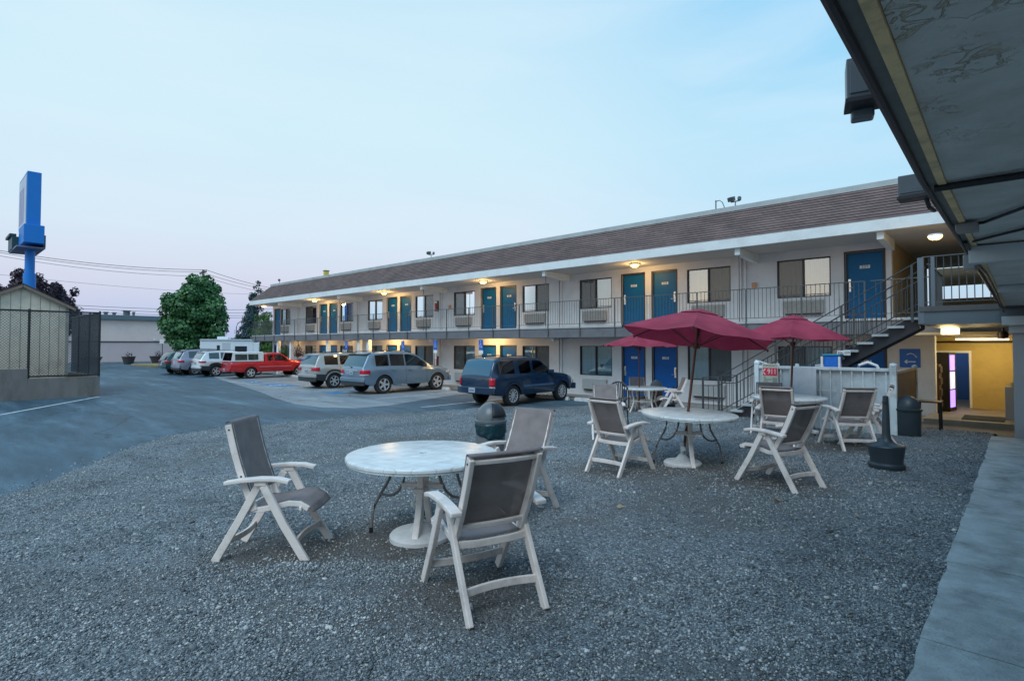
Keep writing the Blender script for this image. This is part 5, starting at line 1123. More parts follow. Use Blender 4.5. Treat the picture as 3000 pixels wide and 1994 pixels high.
# dark blue older SUV
car('parked_suv','car','dark blue older SUV with a full-width tinted rear window, nearest the patio',(-13.75,14.0,LOT+.004),dict(L=4.6,W=1.74,wb=2.72,rear=1.0,wr=.355,sill=.36,tum=.22,
 top=[(0,1.02),(.03,1.08),(.10,1.30),(.24,1.56),(.42,1.62),(1.2,1.655),(2.3,1.645),(2.55,1.60),(3.22,1.12),(3.3,1.09),(4.0,1.02),(4.42,.92),(4.6,.78)],
 belt=[(0,1.0),(.3,1.04),(3.2,1.03),(3.4,1.0),(4.1,.93),(4.6,.72)],paint=paint('navy',(.004,.028,.068)),
 rearglass=(.012,.30),rgm=mat('navy_glass',(.03,.10,.16),.12,coat=1.),screen=(2.62,3.18),side=[(.32,1.12,M_carglassd),(1.38,1.98,M_carglassd),(2.12,3.0,M_carglass)],mirror=2.95,handles=(1.45,2.25),seams=(1.3,2.06,3.1),
 strip=.66,stripm=mat('navy_strip',(.05,.12,.2),.4),rails=(.5,2.1),lamps=[('tail',.0,.12,.70,.98,TAIL),('tail',.0,.12,.63,.695,AMB),('head',0,.3,.62,.76,AMB)],tailin=.07,bump=((.56,.22),(.52,.22)),bd=.17,plate=.57,pd=.155,spokes=10,sw=.035,extra=()))
# grey blue SUV
car('parked_suv','car','grey blue SUV with chrome-edged tail lights beside the dark blue SUV',(-21.1,CY-.05,LOT+.004),dict(L=4.82,W=1.94,wb=2.915,rear=1.0,wr=.40,sill=.37,tum=.26,
 top=[(0,1.10),(.04,1.16),(.16,1.38),(.34,1.68),(.5,1.745),(1.4,1.795),(2.4,1.78),(2.8,1.70),(3.55,1.22),(3.65,1.17),(4.3,1.10),(4.7,.96),(4.82,.80)],
 belt=[(0,1.06),(.4,1.12),(1.2,1.12),(3.5,1.08),(4.4,.98),(4.82,.76)],paint=paint('slate_blue',(.17,.24,.31)),
 rgm=mat('rear_glass',(.03,.075,.10),.10,coat=1.),rearglass=(.05,.32),screen=(2.86,3.5),side=[(.62,1.28,M_carglassd),(1.36,2.1,M_carglassd),(2.16,3.3,M_carglass)],mirror=3.12,mm=CLAD,handles=(1.45,2.35),seams=(1.3,2.14,3.3),
 rails=(.6,2.5),lamps=[('tail',.0,.30,.86,1.04,TAIL),('tail',.0,.24,.81,.858,AMB),('head',0,.4,.78,.9,AMB)],tailin=.22,bump=((.62,.16),(.55,.25)),lr=(.47,.18),plate=.9,archdark=False,spoil=.28,spm=M_black,spokes=5,sw=.09,tg=1.01,extra=(spoiler,lower_rear,tailgate_strip,wiper)))
# beige SUV
car('parked_suv','car','beige SUV with red tail lights left of the grey blue SUV',(-25.45,CY+.1,LOT+.004),dict(L=4.7,W=1.85,wb=2.86,rear=.98,wr=.37,sill=.36,tum=.26,
 top=[(0,1.06),(.04,1.12),(.14,1.36),(.28,1.60),(.44,1.66),(1.4,1.69),(2.4,1.67),(2.75,1.60),(3.45,1.18),(4.2,1.1),(4.6,.95),(4.7,.8)],
 belt=[(0,1.05),(.4,1.08),(3.4,1.05),(4.3,.97),(4.7,.76)],paint=paint('champagne',(.42,.405,.38)),clad=True,
 rgm=mat('rear_glass',(.03,.075,.10)),rearglass=(.05,.26),screen=(2.82,3.4),side=[(.5,1.2,M_carglassd),(1.32,2.06,M_carglassd),(2.14,3.2,M_carglass)],mirror=3.05,handles=(1.4,2.3),seams=(1.28,2.1),
 rails=(.5,2.4),lamps=[('tail',.0,.22,.86,1.03,TAIL),('head',0,.4,.78,.9,AMB)],tailin=.30,bump=((.62,.14),(.55,.25)),lr=(.45,.2),plate=.84,spoil=.24,spokes=6,sw=.06,tg=1.02,extra=(spoiler,lower_rear,tailgate_strip)))
# red pickup with white canopy
RED=paint('red',(.55,.012,.02)); M_cano=mat('canopy_white',(.62,.63,.63),.4)
def pickup_extra(t,P_,g_):
    y0=g_['y0']; hw=P_['W']/2
    b=MB(); zb_=1.07; zt=1.62; y1=y0+.03;y2=y0+1.95
    for s_ in(-1,1):
        v=[(s_*(hw-.06),y1,zb_),(s_*(hw-.06),y2,zb_),(s_*(hw-.14),y2,zt),(s_*(hw-.14),y1+.12,zt)]
        v2=[(x-s_*.03,y,z) for x,y,z in v]; b.add(v+v2,[(0,1,2,3),(4,5,6,7),(0,1,5,4),(1,2,6,5),(2,3,7,6),(3,0,4,7)])
    b.add([(-hw+.14,y1+.12,zt),(hw-.14,y1+.12,zt),(hw-.14,y2,zt),(-hw+.14,y2,zt),(-hw+.2,y1+.16,zt+.035),(hw-.2,y1+.16,zt+.035),(hw-.2,y2,zt+.035),(-hw+.2,y2,zt+.035)],[(0,1,2,3),(4,5,6,7),(0,1,5,4),(1,2,6,5),(2,3,7,6),(3,0,4,7)])
    b.b2(-hw+.09,hw-.09,y2-.03,y2-.001,zb_,zt-.001)
    for s_ in(-1,1): b.path([(s_*(hw-.09),y1-.01,zb_),(s_*(hw-.17),y1+.11,zt)],.06,.04)
    b.b2(-hw+.1,hw-.1,y1-.01,y1+.03,zb_,zb_+.05)
    c=b.build('canopy',M_cano,t)
    b=MB(); b.add([(-hw+.12,y1-.006,zb_+.05),(hw-.12,y1-.006,zb_+.05),(hw-.19,y1+.105,zt-.03),(-hw+.19,y1+.105,zt-.03)],[(0,1,2,3)]); q=b.build('rear_hatch_glass',M_carglassd); q.parent=c
    for s_ in(-1,1):
        xx=lambda z:s_*(hw-.06-(z-zb_)/(zt-zb_)*.08+.006)
        for a,d in((.22,.95),(1.0,1.62)):
            b=MB(); b.add([(xx(1.15),y0+a,1.15),(xx(1.15),y0+d,1.15),(xx(1.52),y0+d,1.52),(xx(1.52),y0+a,1.52)],[(0,1,2,3)]); q=b.build('canopy_window',M_carglass); q.parent=c
    b=MB(); b.b2(-hw+.05,hw-.05,y0-.13,y0-.07,.48,.64); b.build('step_bumper',mat('bumper_red',(.4,.02,.03),.4),t,bevel=.015)
car('parked_pickup','pickup truck','red pickup truck with a white windowed canopy over its bed',(-36.3,14.3,LOT+.004),dict(L=5.2,W=1.73,wb=3.12,rear=1.15,wr=.355,sill=.40,tum=.24,
 top=[(0,1.06),(2.02,1.06),(2.04,1.30),(2.10,1.52),(2.2,1.56),(2.9,1.585),(3.15,1.55),(3.75,1.12),(3.85,1.09),(4.7,1.02),(5.1,.9),(5.2,.78)],
 belt=[(0,1.03),(2.0,1.03),(3.7,1.02),(4.7,.95),(5.2,.72)],paint=RED,screen=(3.2,3.7),side=[(2.2,2.55,M_carglass),(2.66,3.5,M_carglass)],mirror=3.4,mm=CLAD,handles=(2.85,),seams=(2.6,3.55,2.02),
 strip=.72,stripm=mat('red_strip',(.6,.12,.14),.4),lamps=[('tail',.0,.06,.72,.98,TAIL),('head',0,.3,.7,.82,AMB)],tailin=.06,bump=((.5,.12),(.55,.22)),bm=mat('bumper_red',(.4,.02,.03),.4),plate=.57,pd=.14,spokes=5,sw=.07,extra=(pickup_extra,)))
# white SUV
car('parked_suv','car','white SUV with dark lower cladding left of the red pickup',(-40.2,13.6,LOT+.004),dict(L=4.6,W=1.86,wb=2.69,rear=.97,wr=.37,sill=.38,tum=.30,
 top=[(0,1.08),(.04,1.13),(.2,1.38),(.36,1.60),(.5,1.66),(1.3,1.69),(2.2,1.67),(2.6,1.6),(3.35,1.17),(4.1,1.1),(4.5,.95),(4.6,.8)],
 belt=[(0,1.06),(.4,1.12),(1.2,1.10),(3.3,1.04),(4.2,.96),(4.6,.76)],paint=paint('white',(.68,.69,.70)),clad=True,archdark=True,
 rgm=mat('rear_glass',(.03,.075,.10)),rearglass=(.05,.33),screen=(2.7,3.3),side=[(.55,1.18,M_carglassd),(1.28,2.0,M_carglassd),(2.08,3.1,M_carglass)],mirror=2.95,handles=(1.35,2.2),seams=(1.24,2.04),
 rails=(.5,2.3),lamps=[('tail',.0,.34,.93,1.04,TAIL),('head',0,.4,.78,.9,AMB)],tailin=.20,bump=((.62,.14),(.55,.25)),lr=(.47,.24),plate=.88,spoil=.28,spokes=5,sw=.08,extra=(spoiler,lower_rear)))
# silver grey SUV
car('parked_suv','car','silver grey SUV half hidden behind the white SUV',(-43.3,13.3,LOT+.004),dict(L=4.82,W=1.94,wb=2.915,rear=1.0,wr=.385,sill=.36,tum=.30,
 top=[(0,1.08),(.04,1.14),(.16,1.35),(.34,1.65),(.5,1.72),(1.4,1.77),(2.4,1.75),(2.8,1.68),(3.55,1.20),(4.3,1.10),(4.7,.96),(4.82,.80)],
 belt=[(0,1.06),(.4,1.12),(3.5,1.08),(4.4,.98),(4.82,.76)],paint=paint('silver_grey',(.30,.30,.36)),
 rgm=mat('rear_glass',(.03,.075,.10),.10,coat=1.),rearglass=(.05,.32),screen=(2.86,3.5),side=[(.62,1.28,M_carglassd),(1.36,2.1,M_carglassd),(2.16,3.3,M_carglass)],mirror=3.12,handles=(1.45,2.35),seams=(1.3,2.14),
 rails=(.6,2.5),lamps=[('tail',.0,.30,.90,1.04,TAIL),('head',0,.4,.78,.9,AMB)],tailin=.26,bump=((.6,.2),(.55,.25)),lr=(.45,.16),plate=.72,spoil=.28,spm=M_black,spokes=5,sw=.06,extra=(spoiler,lower_rear)))
car('parked_suv','car','dark green hatchback farthest left in the row of cars',(-45.3,12.9,LOT+.004),dict(L=4.4,W=1.78,wb=2.62,rear=.85,wr=.34,sill=.34,tum=.26,
 top=[(0,1.0),(.04,1.06),(.2,1.32),(.4,1.52),(.6,1.57),(1.4,1.60),(2.2,1.57),(2.5,1.5),(3.2,1.08),(4.0,1.0),(4.3,.88),(4.4,.75)],
 belt=[(0,.98),(.4,1.03),(3.2,.98),(4.1,.9),(4.4,.7)],paint=paint('dark_teal',(.012,.06,.06)),
 rearglass=(.05,.38),screen=(2.6,3.1),side=[(.6,1.2,M_carglassd),(1.3,1.95,M_carglassd),(2.02,2.9,M_carglass)],mirror=2.8,handles=(1.35,),seams=(1.25,),
 lamps=[('tail',.0,.2,.82,.98,TAIL),('head',0,.4,.7,.82,AMB)],tailin=.2,bump=((.55,.2),(.5,.22)),plate=.8,spokes=6,sw=.05,extra=()))
# ------------------------------------------------------------------ trees
def leafmat(name,cols,trans=.25):
    m=bpy.data.materials.new(name); N,L,P=nt(m); P.inputs['Roughness'].default_value=.55
    g_=N.new('ShaderNodeNewGeometry'); r=N.new('ShaderNodeValToRGB'); e=r.color_ramp; e.elements[0].color=(*cols[0],1); e.elements[1].color=(*cols[-1],1)
    for i,c in enumerate(cols[1:-1]): k=e.elements.new((i+1)/(len(cols)-1)); k.color=(*c,1)
    L.new(g_.outputs['Random Per Island'],r.inputs[0]); L.new(r.outputs[0],P.inputs['Base Color'])
    tl=N.new('ShaderNodeBsdfTranslucent'); L.new(r.outputs[0],tl.inputs[0]); x=N.new('ShaderNodeMixShader'); x.inputs[0].default_value=trans; L.new(P.outputs[0],x.inputs[1]); L.new(tl.outputs[0],x.inputs[2]); L.new(x.outputs[0],N['Material Output'].inputs[0]); return m
LM_maple=leafmat('maple_leaves',[(.025,.09,.035),(.055,.165,.06),(.085,.22,.075),(.14,.30,.085)])
LM_purple=leafmat('purple_leaves',[(.045,.03,.05),(.08,.05,.075),(.12,.075,.09)])
LM_spruce=leafmat('spruce_needles',[(.02,.05,.06),(.03,.075,.08),(.05,.1,.1)])
LM_light=leafmat('light_leaves',[(.05,.12,.02),(.09,.19,.03),(.13,.24,.04)])
LM_mid=leafmat('mid_leaves',[(.03,.08,.03),(.05,.13,.04),(.08,.17,.05)])
BARK=mat('bark',(.05,.04,.03),.9,n=.3,ns=10,bump=.5,bs=30)
def leaves(clumps,size,dens,seed,shell=.55,squash=.85,droop=0.):
    r=np.random.RandomState(seed); allv=[]
    for (c,rad) in clumps:
        n=int(dens*rad*rad*12); d=r.normal(size=(n,3)); d/=np.linalg.norm(d,axis=1)[:,None]
        # lumpy radius
        ph=r.uniform(0,6,6); lump=1+.16*np.sin(d[:,0]*5+ph[0])*np.sin(d[:,1]*5+ph[1])+.14*np.sin(d[:,2]*7+ph[2])*np.sin(d[:,0]*8+ph[3])
        q=rad*lump*(shell+(1-shell)*r.uniform(0,1,n)**.5)
        p=np.array(c)+d*q[:,None]*np.array([1,1,squash])
        s=size*r.uniform(.6,1.35,n); nrm=d+r.normal(size=(n,3))*.55; nrm[:,2]+=.35; nrm/=np.linalg.norm(nrm,axis=1)[:,None]
        a=np.cross(nrm,r.normal(size=(n,3))); a/=np.linalg.norm(a,axis=1)[:,None]; b=np.cross(nrm,a)
        k=s[:,None]
        quad=np.stack([p-a*k*.55,p-b*k*.42+nrm*k*.12,p+a*k*.6,p+b*k*.42+nrm*k*.12],1); quad[:,:,2]-=droop*s[:,None]*r.uniform(0,1,(n,1)); allv.append(quad)
    v=np.concatenate(allv); return v.reshape(-1,3),np.arange(len(v)*4).reshape(-1,4)
def tree(name,label,loc,trunk_h,trunk_r,clumps,leaf,size,dens,seed,limbs=5,shell=.55,group='trees around the motel',squash=.85,cat='tree'):
    t=thing(name,label,cat,loc,0,group)
    b=MB(); rr=random.Random(seed); top=max(c[2] for c,_ in clumps); h=trunk_h
    b.tube([(0,0,-.1),(rr.uniform(-.1,.1),rr.uniform(-.1,.1),h*.5),(0,0,h),(rr.uniform(-.2,.2),0,top*.9)],[trunk_r*1.2,trunk_r,trunk_r*.8,trunk_r*.2],8)
    for k,(c,rad) in enumerate(clumps[:limbs*2:2] if len(clumps)>limbs else clumps):
        z=h*rr.uniform(.6,1.1); m=Vector((c[0]*.4,c[1]*.4,z+(c[2]-z)*.6)); b.tube([(0,0,z*.85),m,Vector(c)],[trunk_r*.45,trunk_r*.28,trunk_r*.08],5)
    b.build('trunk',BARK,t,smooth=60)
    v,f=leaves(clumps,size,dens,seed,shell,squash); o=mesh_np('crown',v,f,leaf,4,t); return t
def fill(n,fn,seed):
    r=random.Random(seed); return [fn(r) for _ in range(n)]
# round maple beside the far building: clumps laid out around its own trunk, in metres
MP=Vector((-60.9,18.9,0)); u=RT; 
outl=[(1.2,8.75,.75),(.6,7.9,1.0),(-.9,7.2,1.05),(-2.1,6.8,.95),(1.5,7.3,1.1),(-2.5,5.6,1.05),(-.3,6.2,1.5),(1.7,5.9,1.5),(2.4,6.2,.9),(-1.7,4.4,1.35),(.2,4.1,1.5),(2.3,4.2,1.25),(2.9,3.4,.75),(.4,2.9,1.1),(-.7,3.2,1.15),(1.5,2.7,.95),(-2.9,4.6,.7),(-3.0,6.3,.55),(2.8,5.0,.8),(1.3,8.2,.8)]
cl=[]; r_=random.Random(5)
for (du,z,rad) in outl:
    cl.append((tuple(u*du*.94+FW*r_.uniform(-.6,.6)+Vector((0,0,z-.25))),rad*.97))
    if abs(du)<2.2: 
        for s in(-1,1): cl.append((tuple(u*(du*.75+r_.uniform(-.3,.3))+FW*s*r_.uniform(1.2,2.2)+Vector((0,0,z+r_.uniform(-.5,.1)-.35))),rad*.8))
tree('maple_tree','rounded green maple tree standing beside the long pink building',MP,2.0,.22,cl,LM_maple,.30,30,11,shell=.62)
# purple-leaved tree behind the shed
PT=RT*(-.895*46)+FW*46
cl=[]; r_=random.Random(8)
for k in range(30):
    du=-3.0+7.2*k/29; top=7.9-abs(du-1.0)*.50+r_.uniform(-.4,.3)
    if -.9<du<.0: top-=.5
    for j in range(4): cl.append((tuple(RT*du+FW*r_.uniform(-1.2,1.2)+Vector((0,0,top-j*.85))),.34+.13*j))
tree('purple_tree','dark purple-leaved tree rising behind the cream shed',(PT.x,PT.y,0),2.2,.2,cl,LM_purple,.19,80,21,limbs=9,shell=.3,squash=1.3)
# spruce and others beyond the left end of the motel
def at(px,d): c=(px-1500)/1620; return RT*(c*d)+FW*d
p=at(752,92); cl=[]; r_=random.Random(3)
for k in range(16):
    z=12.6-k*.72; w_=.35+k*.20
    for j in range(5 if k>2 else 2): a=r_.uniform(0,6.28); cl.append(((math.cos(a)*w_*.75,math.sin(a)*w_*.75,z+r_.uniform(-.2,.2)),.35+.05*k))
tree('spruce_tree','tall blue-green spruce behind the far left corner of the motel',(p.x,p.y,0),3,.25,cl,LM_spruce,.26,14,31,limbs=3,shell=.3)
p=at(724,88); tree('spruce_tree','shorter blue-green tree left of the tall spruce beyond the motel corner',(p.x,p.y,0),2,.25,[((r_.uniform(-1.6,1.6),r_.uniform(-1.6,1.6),z),r_.uniform(.6,1.1)) for z in [1.5,2,2.5,3,3.5,4,4.5,5,5.5,6,6.4,6.8,3,4,5,2.2] ],LM_spruce,.26,14,32,shell=.35)
p=at(772,60); tree('green_tree','bright green leafy tree seen through the left end of the balcony railing',(p.x,p.y,0),1.8,.15,[((r_.uniform(-1.7,1.7),r_.uniform(-1,1),z),r_.uniform(.6,1.0)) for z in [1.5,2,2.4,3,3.4,3.9,4.3,4.8,5.2,2.8,3.6,4.4,1.9]],LM_light,.2,20,33,shell=.4)
p=at(672,100); tree('green_tree','low green tree on the skyline right of the maple',(p.x,p.y,0),1.5,.2,[((r_.uniform(-2,2),r_.uniform(-1.5,1.5),z),r_.uniform(.7,1.2)) for z in [1,1.5,2,2.4,2.8,3.2,1.2,2.1]],LM_mid,.3,12,34,shell=.4)
p=at(700,112); tree('green_tree','hazy green tree on the skyline behind the white motorhome',(p.x,p.y,0),1.5,.2,[((r_.uniform(-3,3),r_.uniform(-2,2),z),r_.uniform(.7,1.3)) for z in [1,1.5,2,2.4,2.8,3.2,3.6,1.2,2.1,2.6]],LM_mid,.3,12,35,shell=.4)
# hanging baskets under the walkway
for i,(x,l,m) in enumerate(((-38.4,'left hanging flower basket under the far end of the balcony',LM_purple),(-36.2,'right hanging flower basket under the far end of the balcony',LM_mid))):
    t=thing('hanging_basket',l,'plant',(x,17.75,1.35),0,'hanging baskets under the balcony')
    b=MB(); b.lathe([(0,.0),(.15,.03),(.22,.22),(0,.22)],14); b.build('basket',BARK,t,smooth=60)
    b=MB(); [b.tube([(.2*math.cos(a),.2*math.sin(a),.22),(0,0,.9),(0,0,1.26)],.006,4) for a in(0,2.1,4.2)]; b.build('wire',M_black,t)
    v,f=leaves([((0,0,.35),.38),((.2,.1,.2),.25),((-.22,0,.15),.26),((0,0,.6),.25)],.08,70,50+i,.3); mesh_np('foliage',v,f,LM_mid if i==0 else LM_purple,4,t)

# ------------------------------------------------------------------ shed, retaining wall, chain link
FX=-27.9
t=thing('retaining_wall','stained concrete retaining wall below the chain link fence','wall',(FX,3,0))
b=MB(); b.b2(-.25,0,-3.4,-.05,0,1.24); b.b2(-.25,0,-.05,2.2,0,.86); b.b2(-6,-.251,1.95,2.2,0,.86); b.build('wall',M_conc2,t,bevel=.015)
b=MB(); b.b2(-7,-.251,-3.5,1.949,0,.80); tag(b.build('raised_bed_soil',mat('bed_soil',(.07,.055,.04),.95,n=.3,ns=4,bump=.5,bs=30),None,loc=(FX,3,0)),kind='structure')
t=thing('chain_link_fence','black-framed chain link fence standing on the retaining wall','fence',(FX-.1,3,0))
WIRE=mat('galvanised_wire',(.10,.105,.11),.5,.3)
b=MB(); b.tube([(0,-3.4,3.47),(0,2.18,3.47)],.03,8); b.tube([(0,2.18,3.47),(-6,2.18,3.47)],.026,8); b.build('top_rail',M_black,t,smooth=60)
b=MB(); b.tube([(-.1,-.1,.93),(0,2.18,.93)],.03,8); b.build('bottom_rail',M_black,t)
for (x,y,z0) in((0,-3.3,1.2),(0,-.03,.8),(0,2.18,.8),(-1.9,2.18,.8),(-4.2,2.18,.8)):
    b=MB(); b.tube([(x,y,z0),(x,y,3.50)],.04,10); b.lathe([(0,.05),(.03,.04),(.045,0)],10,(x,y,3.5)); b.build('post',M_black,t,smooth=60)
def mesh_wires(p0,p1,z0,z1,step=.105,r=.0055):
    b=MB(); p0=Vector(p0);p1=Vector(p1); Ln=(p1-p0).length; d=(p1-p0)/Ln; H=z1-z0; side=d.cross(Vector((0,0,1)))
    n=int((Ln+H)/step)
    for sgn in(0,1):
        for i in range(n+1):
            c=i*step   # line s - z = c-H  (or mirrored)
            a0=c-H; z_a=0; s_a=a0; 
            if s_a<0: z_a=-s_a; s_a=0
            s_b=c; z_b=H
            if s_b>Ln: z_b=H-(s_b-Ln); s_b=Ln
            if z_b<=z_a or s_b<=s_a: continue
            if sgn: s_a,s_b=Ln-s_a,Ln-s_b
            A_=p0+d*s_a+Vector((0,0,z0+z_a))+side*(.004*sgn); B_=p0+d*s_b+Vector((0,0,z0+z_b))+side*(.004*sgn)
            b.bar(A_,B_,r*2,r*2)
    return b
mesh_wires((0,-3.3,0),(0,-.03,0),1.26,3.45).build('chain_link_mesh',WIRE,t)
mesh_wires((0,-.03,0),(0,2.18,0),.95,3.45).build('chain_link_mesh',WIRE,t)
mesh_wires((0,2.18,0),(-6,2.18,0),.88,3.45).build('chain_link_mesh',mat('black_wire',(.03,.03,.035),.5),t)
t=thing('grass_tuft','dry pale grass tuft on the retaining wall inside the fence corner','grass',(FX-.7,4.5,.80))
r=np.random.RandomState(4); V_=[];F_=[]
for k in range(420):
    x,y=r.normal(0,.35),r.normal(0,.32); a=r.uniform(0,6.28); h=r.uniform(.12,.38); dx,dy=math.cos(a)*.14,math.sin(a)*.14; n=len(V_); V_+= [(x-.008,y,0),(x+.008,y,0),(x+dx,y+dy,h)]; F_.append((n,n+1,n+2))
mesh_np('blades',V_,F_,leafmat('dry_grass',[(.2,.17,.07),(.3,.25,.12),(.14,.15,.05)]),3,t)
# shed
SX=-29.5; M_shed=mat('shed_siding',(.80,.66,.52),.75,n=.08,ns=2,dirt=((.25,.2,.15),.5,1.3)); M_shedr=mat('shed_roof',(.05,.035,.035),.85,n=.2,ns=6)
t=thing('shed','cream wooden shed with dark gable roof behind the chain link fence','shed',(SX,2.9,.8))
ya,yb,zr,ze=-1.55,1.47,3.72,2.93
b=MB(); b.add([(0,ya,0),(0,yb,0),(0,yb,ze),(0,0,zr),(0,ya,ze),(-3.5,ya,0),(-3.5,yb,0),(-3.5,yb,ze),(-3.5,0,zr),(-3.5,ya,ze)],[(0,1,2,3,4),(5,6,7,8,9),(0,1,6,5),(1,2,7,6),(4,0,5,9)])
b.build('wall',M_shed,t)
b=MB()
for k in range(1,10): y=ya+(yb-ya)*k/10; zt=ze+(zr-ze)*(1-abs(y)/1.5)-.12; b.b2(.001,.007,y-.006,y+.006,.02,zt)
b.build('siding_groove',mat('groove_shadow',(.16,.14,.12),.9),t)
b=MB()
for y0_,y1_ in((ya-.25,0),(yb+.25,0)):
    z0_=zr-(zr-ze)/1.5*abs(y0_); b.add([(.18,y0_,z0_+.02),(-3.7,y0_,z0_+.02),(-3.7,0,zr+.02),(.18,0,zr+.02),(.18,y0_,z0_+.10),(-3.7,y0_,z0_+.10),(-3.7,0,zr+.10),(.18,0,zr+.10)],[(0,1,2,3),(4,5,6,7),(0,1,5,4),(2,3,7,6),(0,3,7,4),(1,2,6,5)])
b.build('roof',M_shedr,t)
b=MB()
for y0_ in(ya-.22,yb+.22): z0_=zr-(zr-ze)/1.5*abs(y0_); b.bar((.195,y0_,z0_-.01),(.195,0,zr-.01),.025,.10)
b.build('verge_board',mat('verge_brown',(.24,.17,.13),.8,n=.15,ns=5),t)
b=MB(); b.b2(.0,.03,yb-.09,yb+.02,0,ze); b.b2(.002,.02,ya,yb,2.72,2.76); b.build('corner_board',mat('shed_trim',(.36,.34,.30),.8,dirt=((.2,.16,.12),.6,4)),t)

# ------------------------------------------------------------------ pole sign
B_=mat('pole_sign_blue',(.0,.175,.56),.5,n=.03,ns=2)
t=thing('pole_sign','tall bright blue motel sign tower on a blue pole behind the shed','sign',(-54.6,5.75,0))
b=MB(); b.b2(-2.9,1.5,-.40,.40,10.9,14.85); b.build('cabinet',B_,t,bevel=.03)
b=MB(); b.b2(-2.75,1.35,-.43,-.402,11.0,14.65); b.build('sign_face',mat('sign_face_pale',(.36,.40,.50),.3,n=.15,ns=.8),t)
b=MB(); 
for k in range(3): b.b2(-2.3+.9*k,-1.75+.9*k,-.44,-.431,11.3,13.9)
b.build('faded_lettering',mat('sign_letters',(.25,.22,.40),.4),t)
b=MB(); b.b2(-.9,1.95,-.58,.58,9.55,10.88); b.build('lower_box',B_,t,bevel=.03)
b=MB(); b.b2(-3.4,-.901,-.95,.75,9.35,10.3); b.b2(-3.6,-.9,-1.1,-.7,10.301,10.5); b.b2(-.89,1.2,.585,.75,9.4,10.3); b.build('light_box',mat('sign_dark_green',(.02,.06,.07),.5,n=.1,ns=2),t,bevel=.02)
b=MB(); b.b2(-3.3,1.4,-.9,.72,9.27,9.349); b.build('box_underside',mat('sign_under',(.25,.24,.34),.6),t)
b=MB(); b.tube([(0,0,0),(0,0,7.5),(0,0,7.51),(0,0,9.6)],[.38,.38,.30,.30],20); b.build('pole',B_,t,smooth=40)

# ------------------------------------------------------------------ long pink building
pa=at(110,60.5); pb=at(618,74)
dv=(pb-pa); ln=dv.length; rz=math.atan2(dv.y,dv.x)
t=thing('long_building','long low pale pink commercial building with a dark band and flat roof','building',(pa.x,pa.y,0),rz)
b=MB(); b.b2(0,ln,0,18,0,5.5); b.build('wall',mat('pink_render',(.82,.63,.57),.8,n=.05,ns=.5,dirt=((.5,.4,.4),.4,.4)),t)
b=MB(); b.b2(-.02,ln+.02,-.03,-.001,0,2.52); b.build('lower_wall',mat('pink_render_low',(.60,.47,.46),.8,n=.05,ns=.6),t)
b=MB(); b.b2(-.03,ln+.03,-.08,-.031,2.45,2.60); b.build('band',mat('band_dark',(.10,.07,.09),.6),t)
b=MB(); b.b2(-.3,ln+.3,-.35,18.3,5.15,5.72); b.build('roof_edge',mat('roof_edge_grey',(.13,.17,.19),.6,n=.06,ns=1),t,bevel=.03)
b=MB(); b.b2(-.1,ln,-1.8,-.09,0,.16); b.build('plinth',M_conc,t)
for i,(x,h,w_) in enumerate(((16.2,.5,.3),(18.3,.45,.25),(21.4,.95,.5),(22.0,.9,.25),(23.4,.7,.15),(10,.4,.3))):
    b=MB(); x=x*ln/45; h*=.6
    b.b2(x-w_/2,x+w_/2,1,1.5,5.721,5.72+h); b.b2(x-w_*.8,x+w_*.8,.9,1.6,5.72+h+.001,5.72+h+.08); b.build('roof_vent',M_slab,t)
b=MB(); b.b2(ln*.62,ln*.62+.3,-.3,-.09,2.7,2.95); b.build('wall_lamp',M_plate,t)
for i,(px,d,s,l) in enumerate(((378,60.5,1.0,'tall dark planter tub with a shrub against the pink building'),(465,63,1.35,'wide dark planter tub nearer the maple'),(268,58,1.5,'dark planter tub seen through the fence corner'))):
    q=at(px,d); t=thing('planter',l,'planter',(q.x,q.y,.05),0,'planters along the pink building')
    b=MB(); b.lathe([(0,0),(.42*s,0),(.62*s,.75),(.66*s,.75),(.66*s,.84),(.55*s,.84),(0,.78)],14); b.build('tub',mat('planter_dark',(.06,.05,.05),.8),t,smooth=40)
    v,f=leaves([((0,0,1.0),.4*s),((.3,0,.95),.3)],.12,25,70+i,.3); mesh_np('shrub',v,f,LM_purple,4,t)
# kerbed planting island
q0,q1=at(425,58),at(500,52); 
b=MB(); dq=(q1-q0); 
for k in range(1): b.bar(q0+Vector((0,0,.12)),q1+Vector((0,0,.12)),2.4,.16)
tag(b.build('kerb_island',mat('kerb_yellow',(.30,.22,.09),.8,n=.3,ns=2)),kind='structure')
# street signpost
q=at(476,57); t=thing('street_signpost','thin post with small pale sign in front of the pink building','sign',(q.x,q.y,.05)); b=MB(); b.tube([(0,0,0),(0,0,2.6)],.04,6); b.build('post',WIRE,t); b=MB(); b.box((0,-.05,2.45),(.42,.02,.42),rz=A); b.build('sign_plate',M_plate,t)

# ------------------------------------------------------------------ utility pole, wires, street light, motorhome
M_wood=mat('pole_timber',(.10,.075,.06),.9,n=.2,ns=8)
qp=at(592,72); t=thing('utility_pole','timber power pole with crossarm rising behind the maple','pole',(qp.x,qp.y,0)); 
b=MB(); b.tube([(0,0,0),(0,0,11.9)],[.18,.11],10); b.build('post',M_wood,t,smooth=60)
dirw=(at(-40,58)-qp).normalized(); sd=Vector((-dirw.y,dirw.x,0)).normalized()
b=MB(); b.bar(tuple(sd*-1.5+Vector((0,0,11.55))),tuple(sd*1.5+Vector((0,0,11.55))),.12,.14); b.bar(tuple(RT*-1.2+Vector((0,0,10.9))),tuple(RT*1.2+Vector((0,0,10.9))),.1,.12); b.build('crossarm',M_wood,t)
for k in(-1.4,-.7,.7,1.4): b=MB(); b.lathe([(0,.22),(.06,.2),(.07,.05),(.04,0)],8,tuple(sd*k+Vector((0,0,11.6)))); b.build('insulator',M_slab,t,smooth=60)
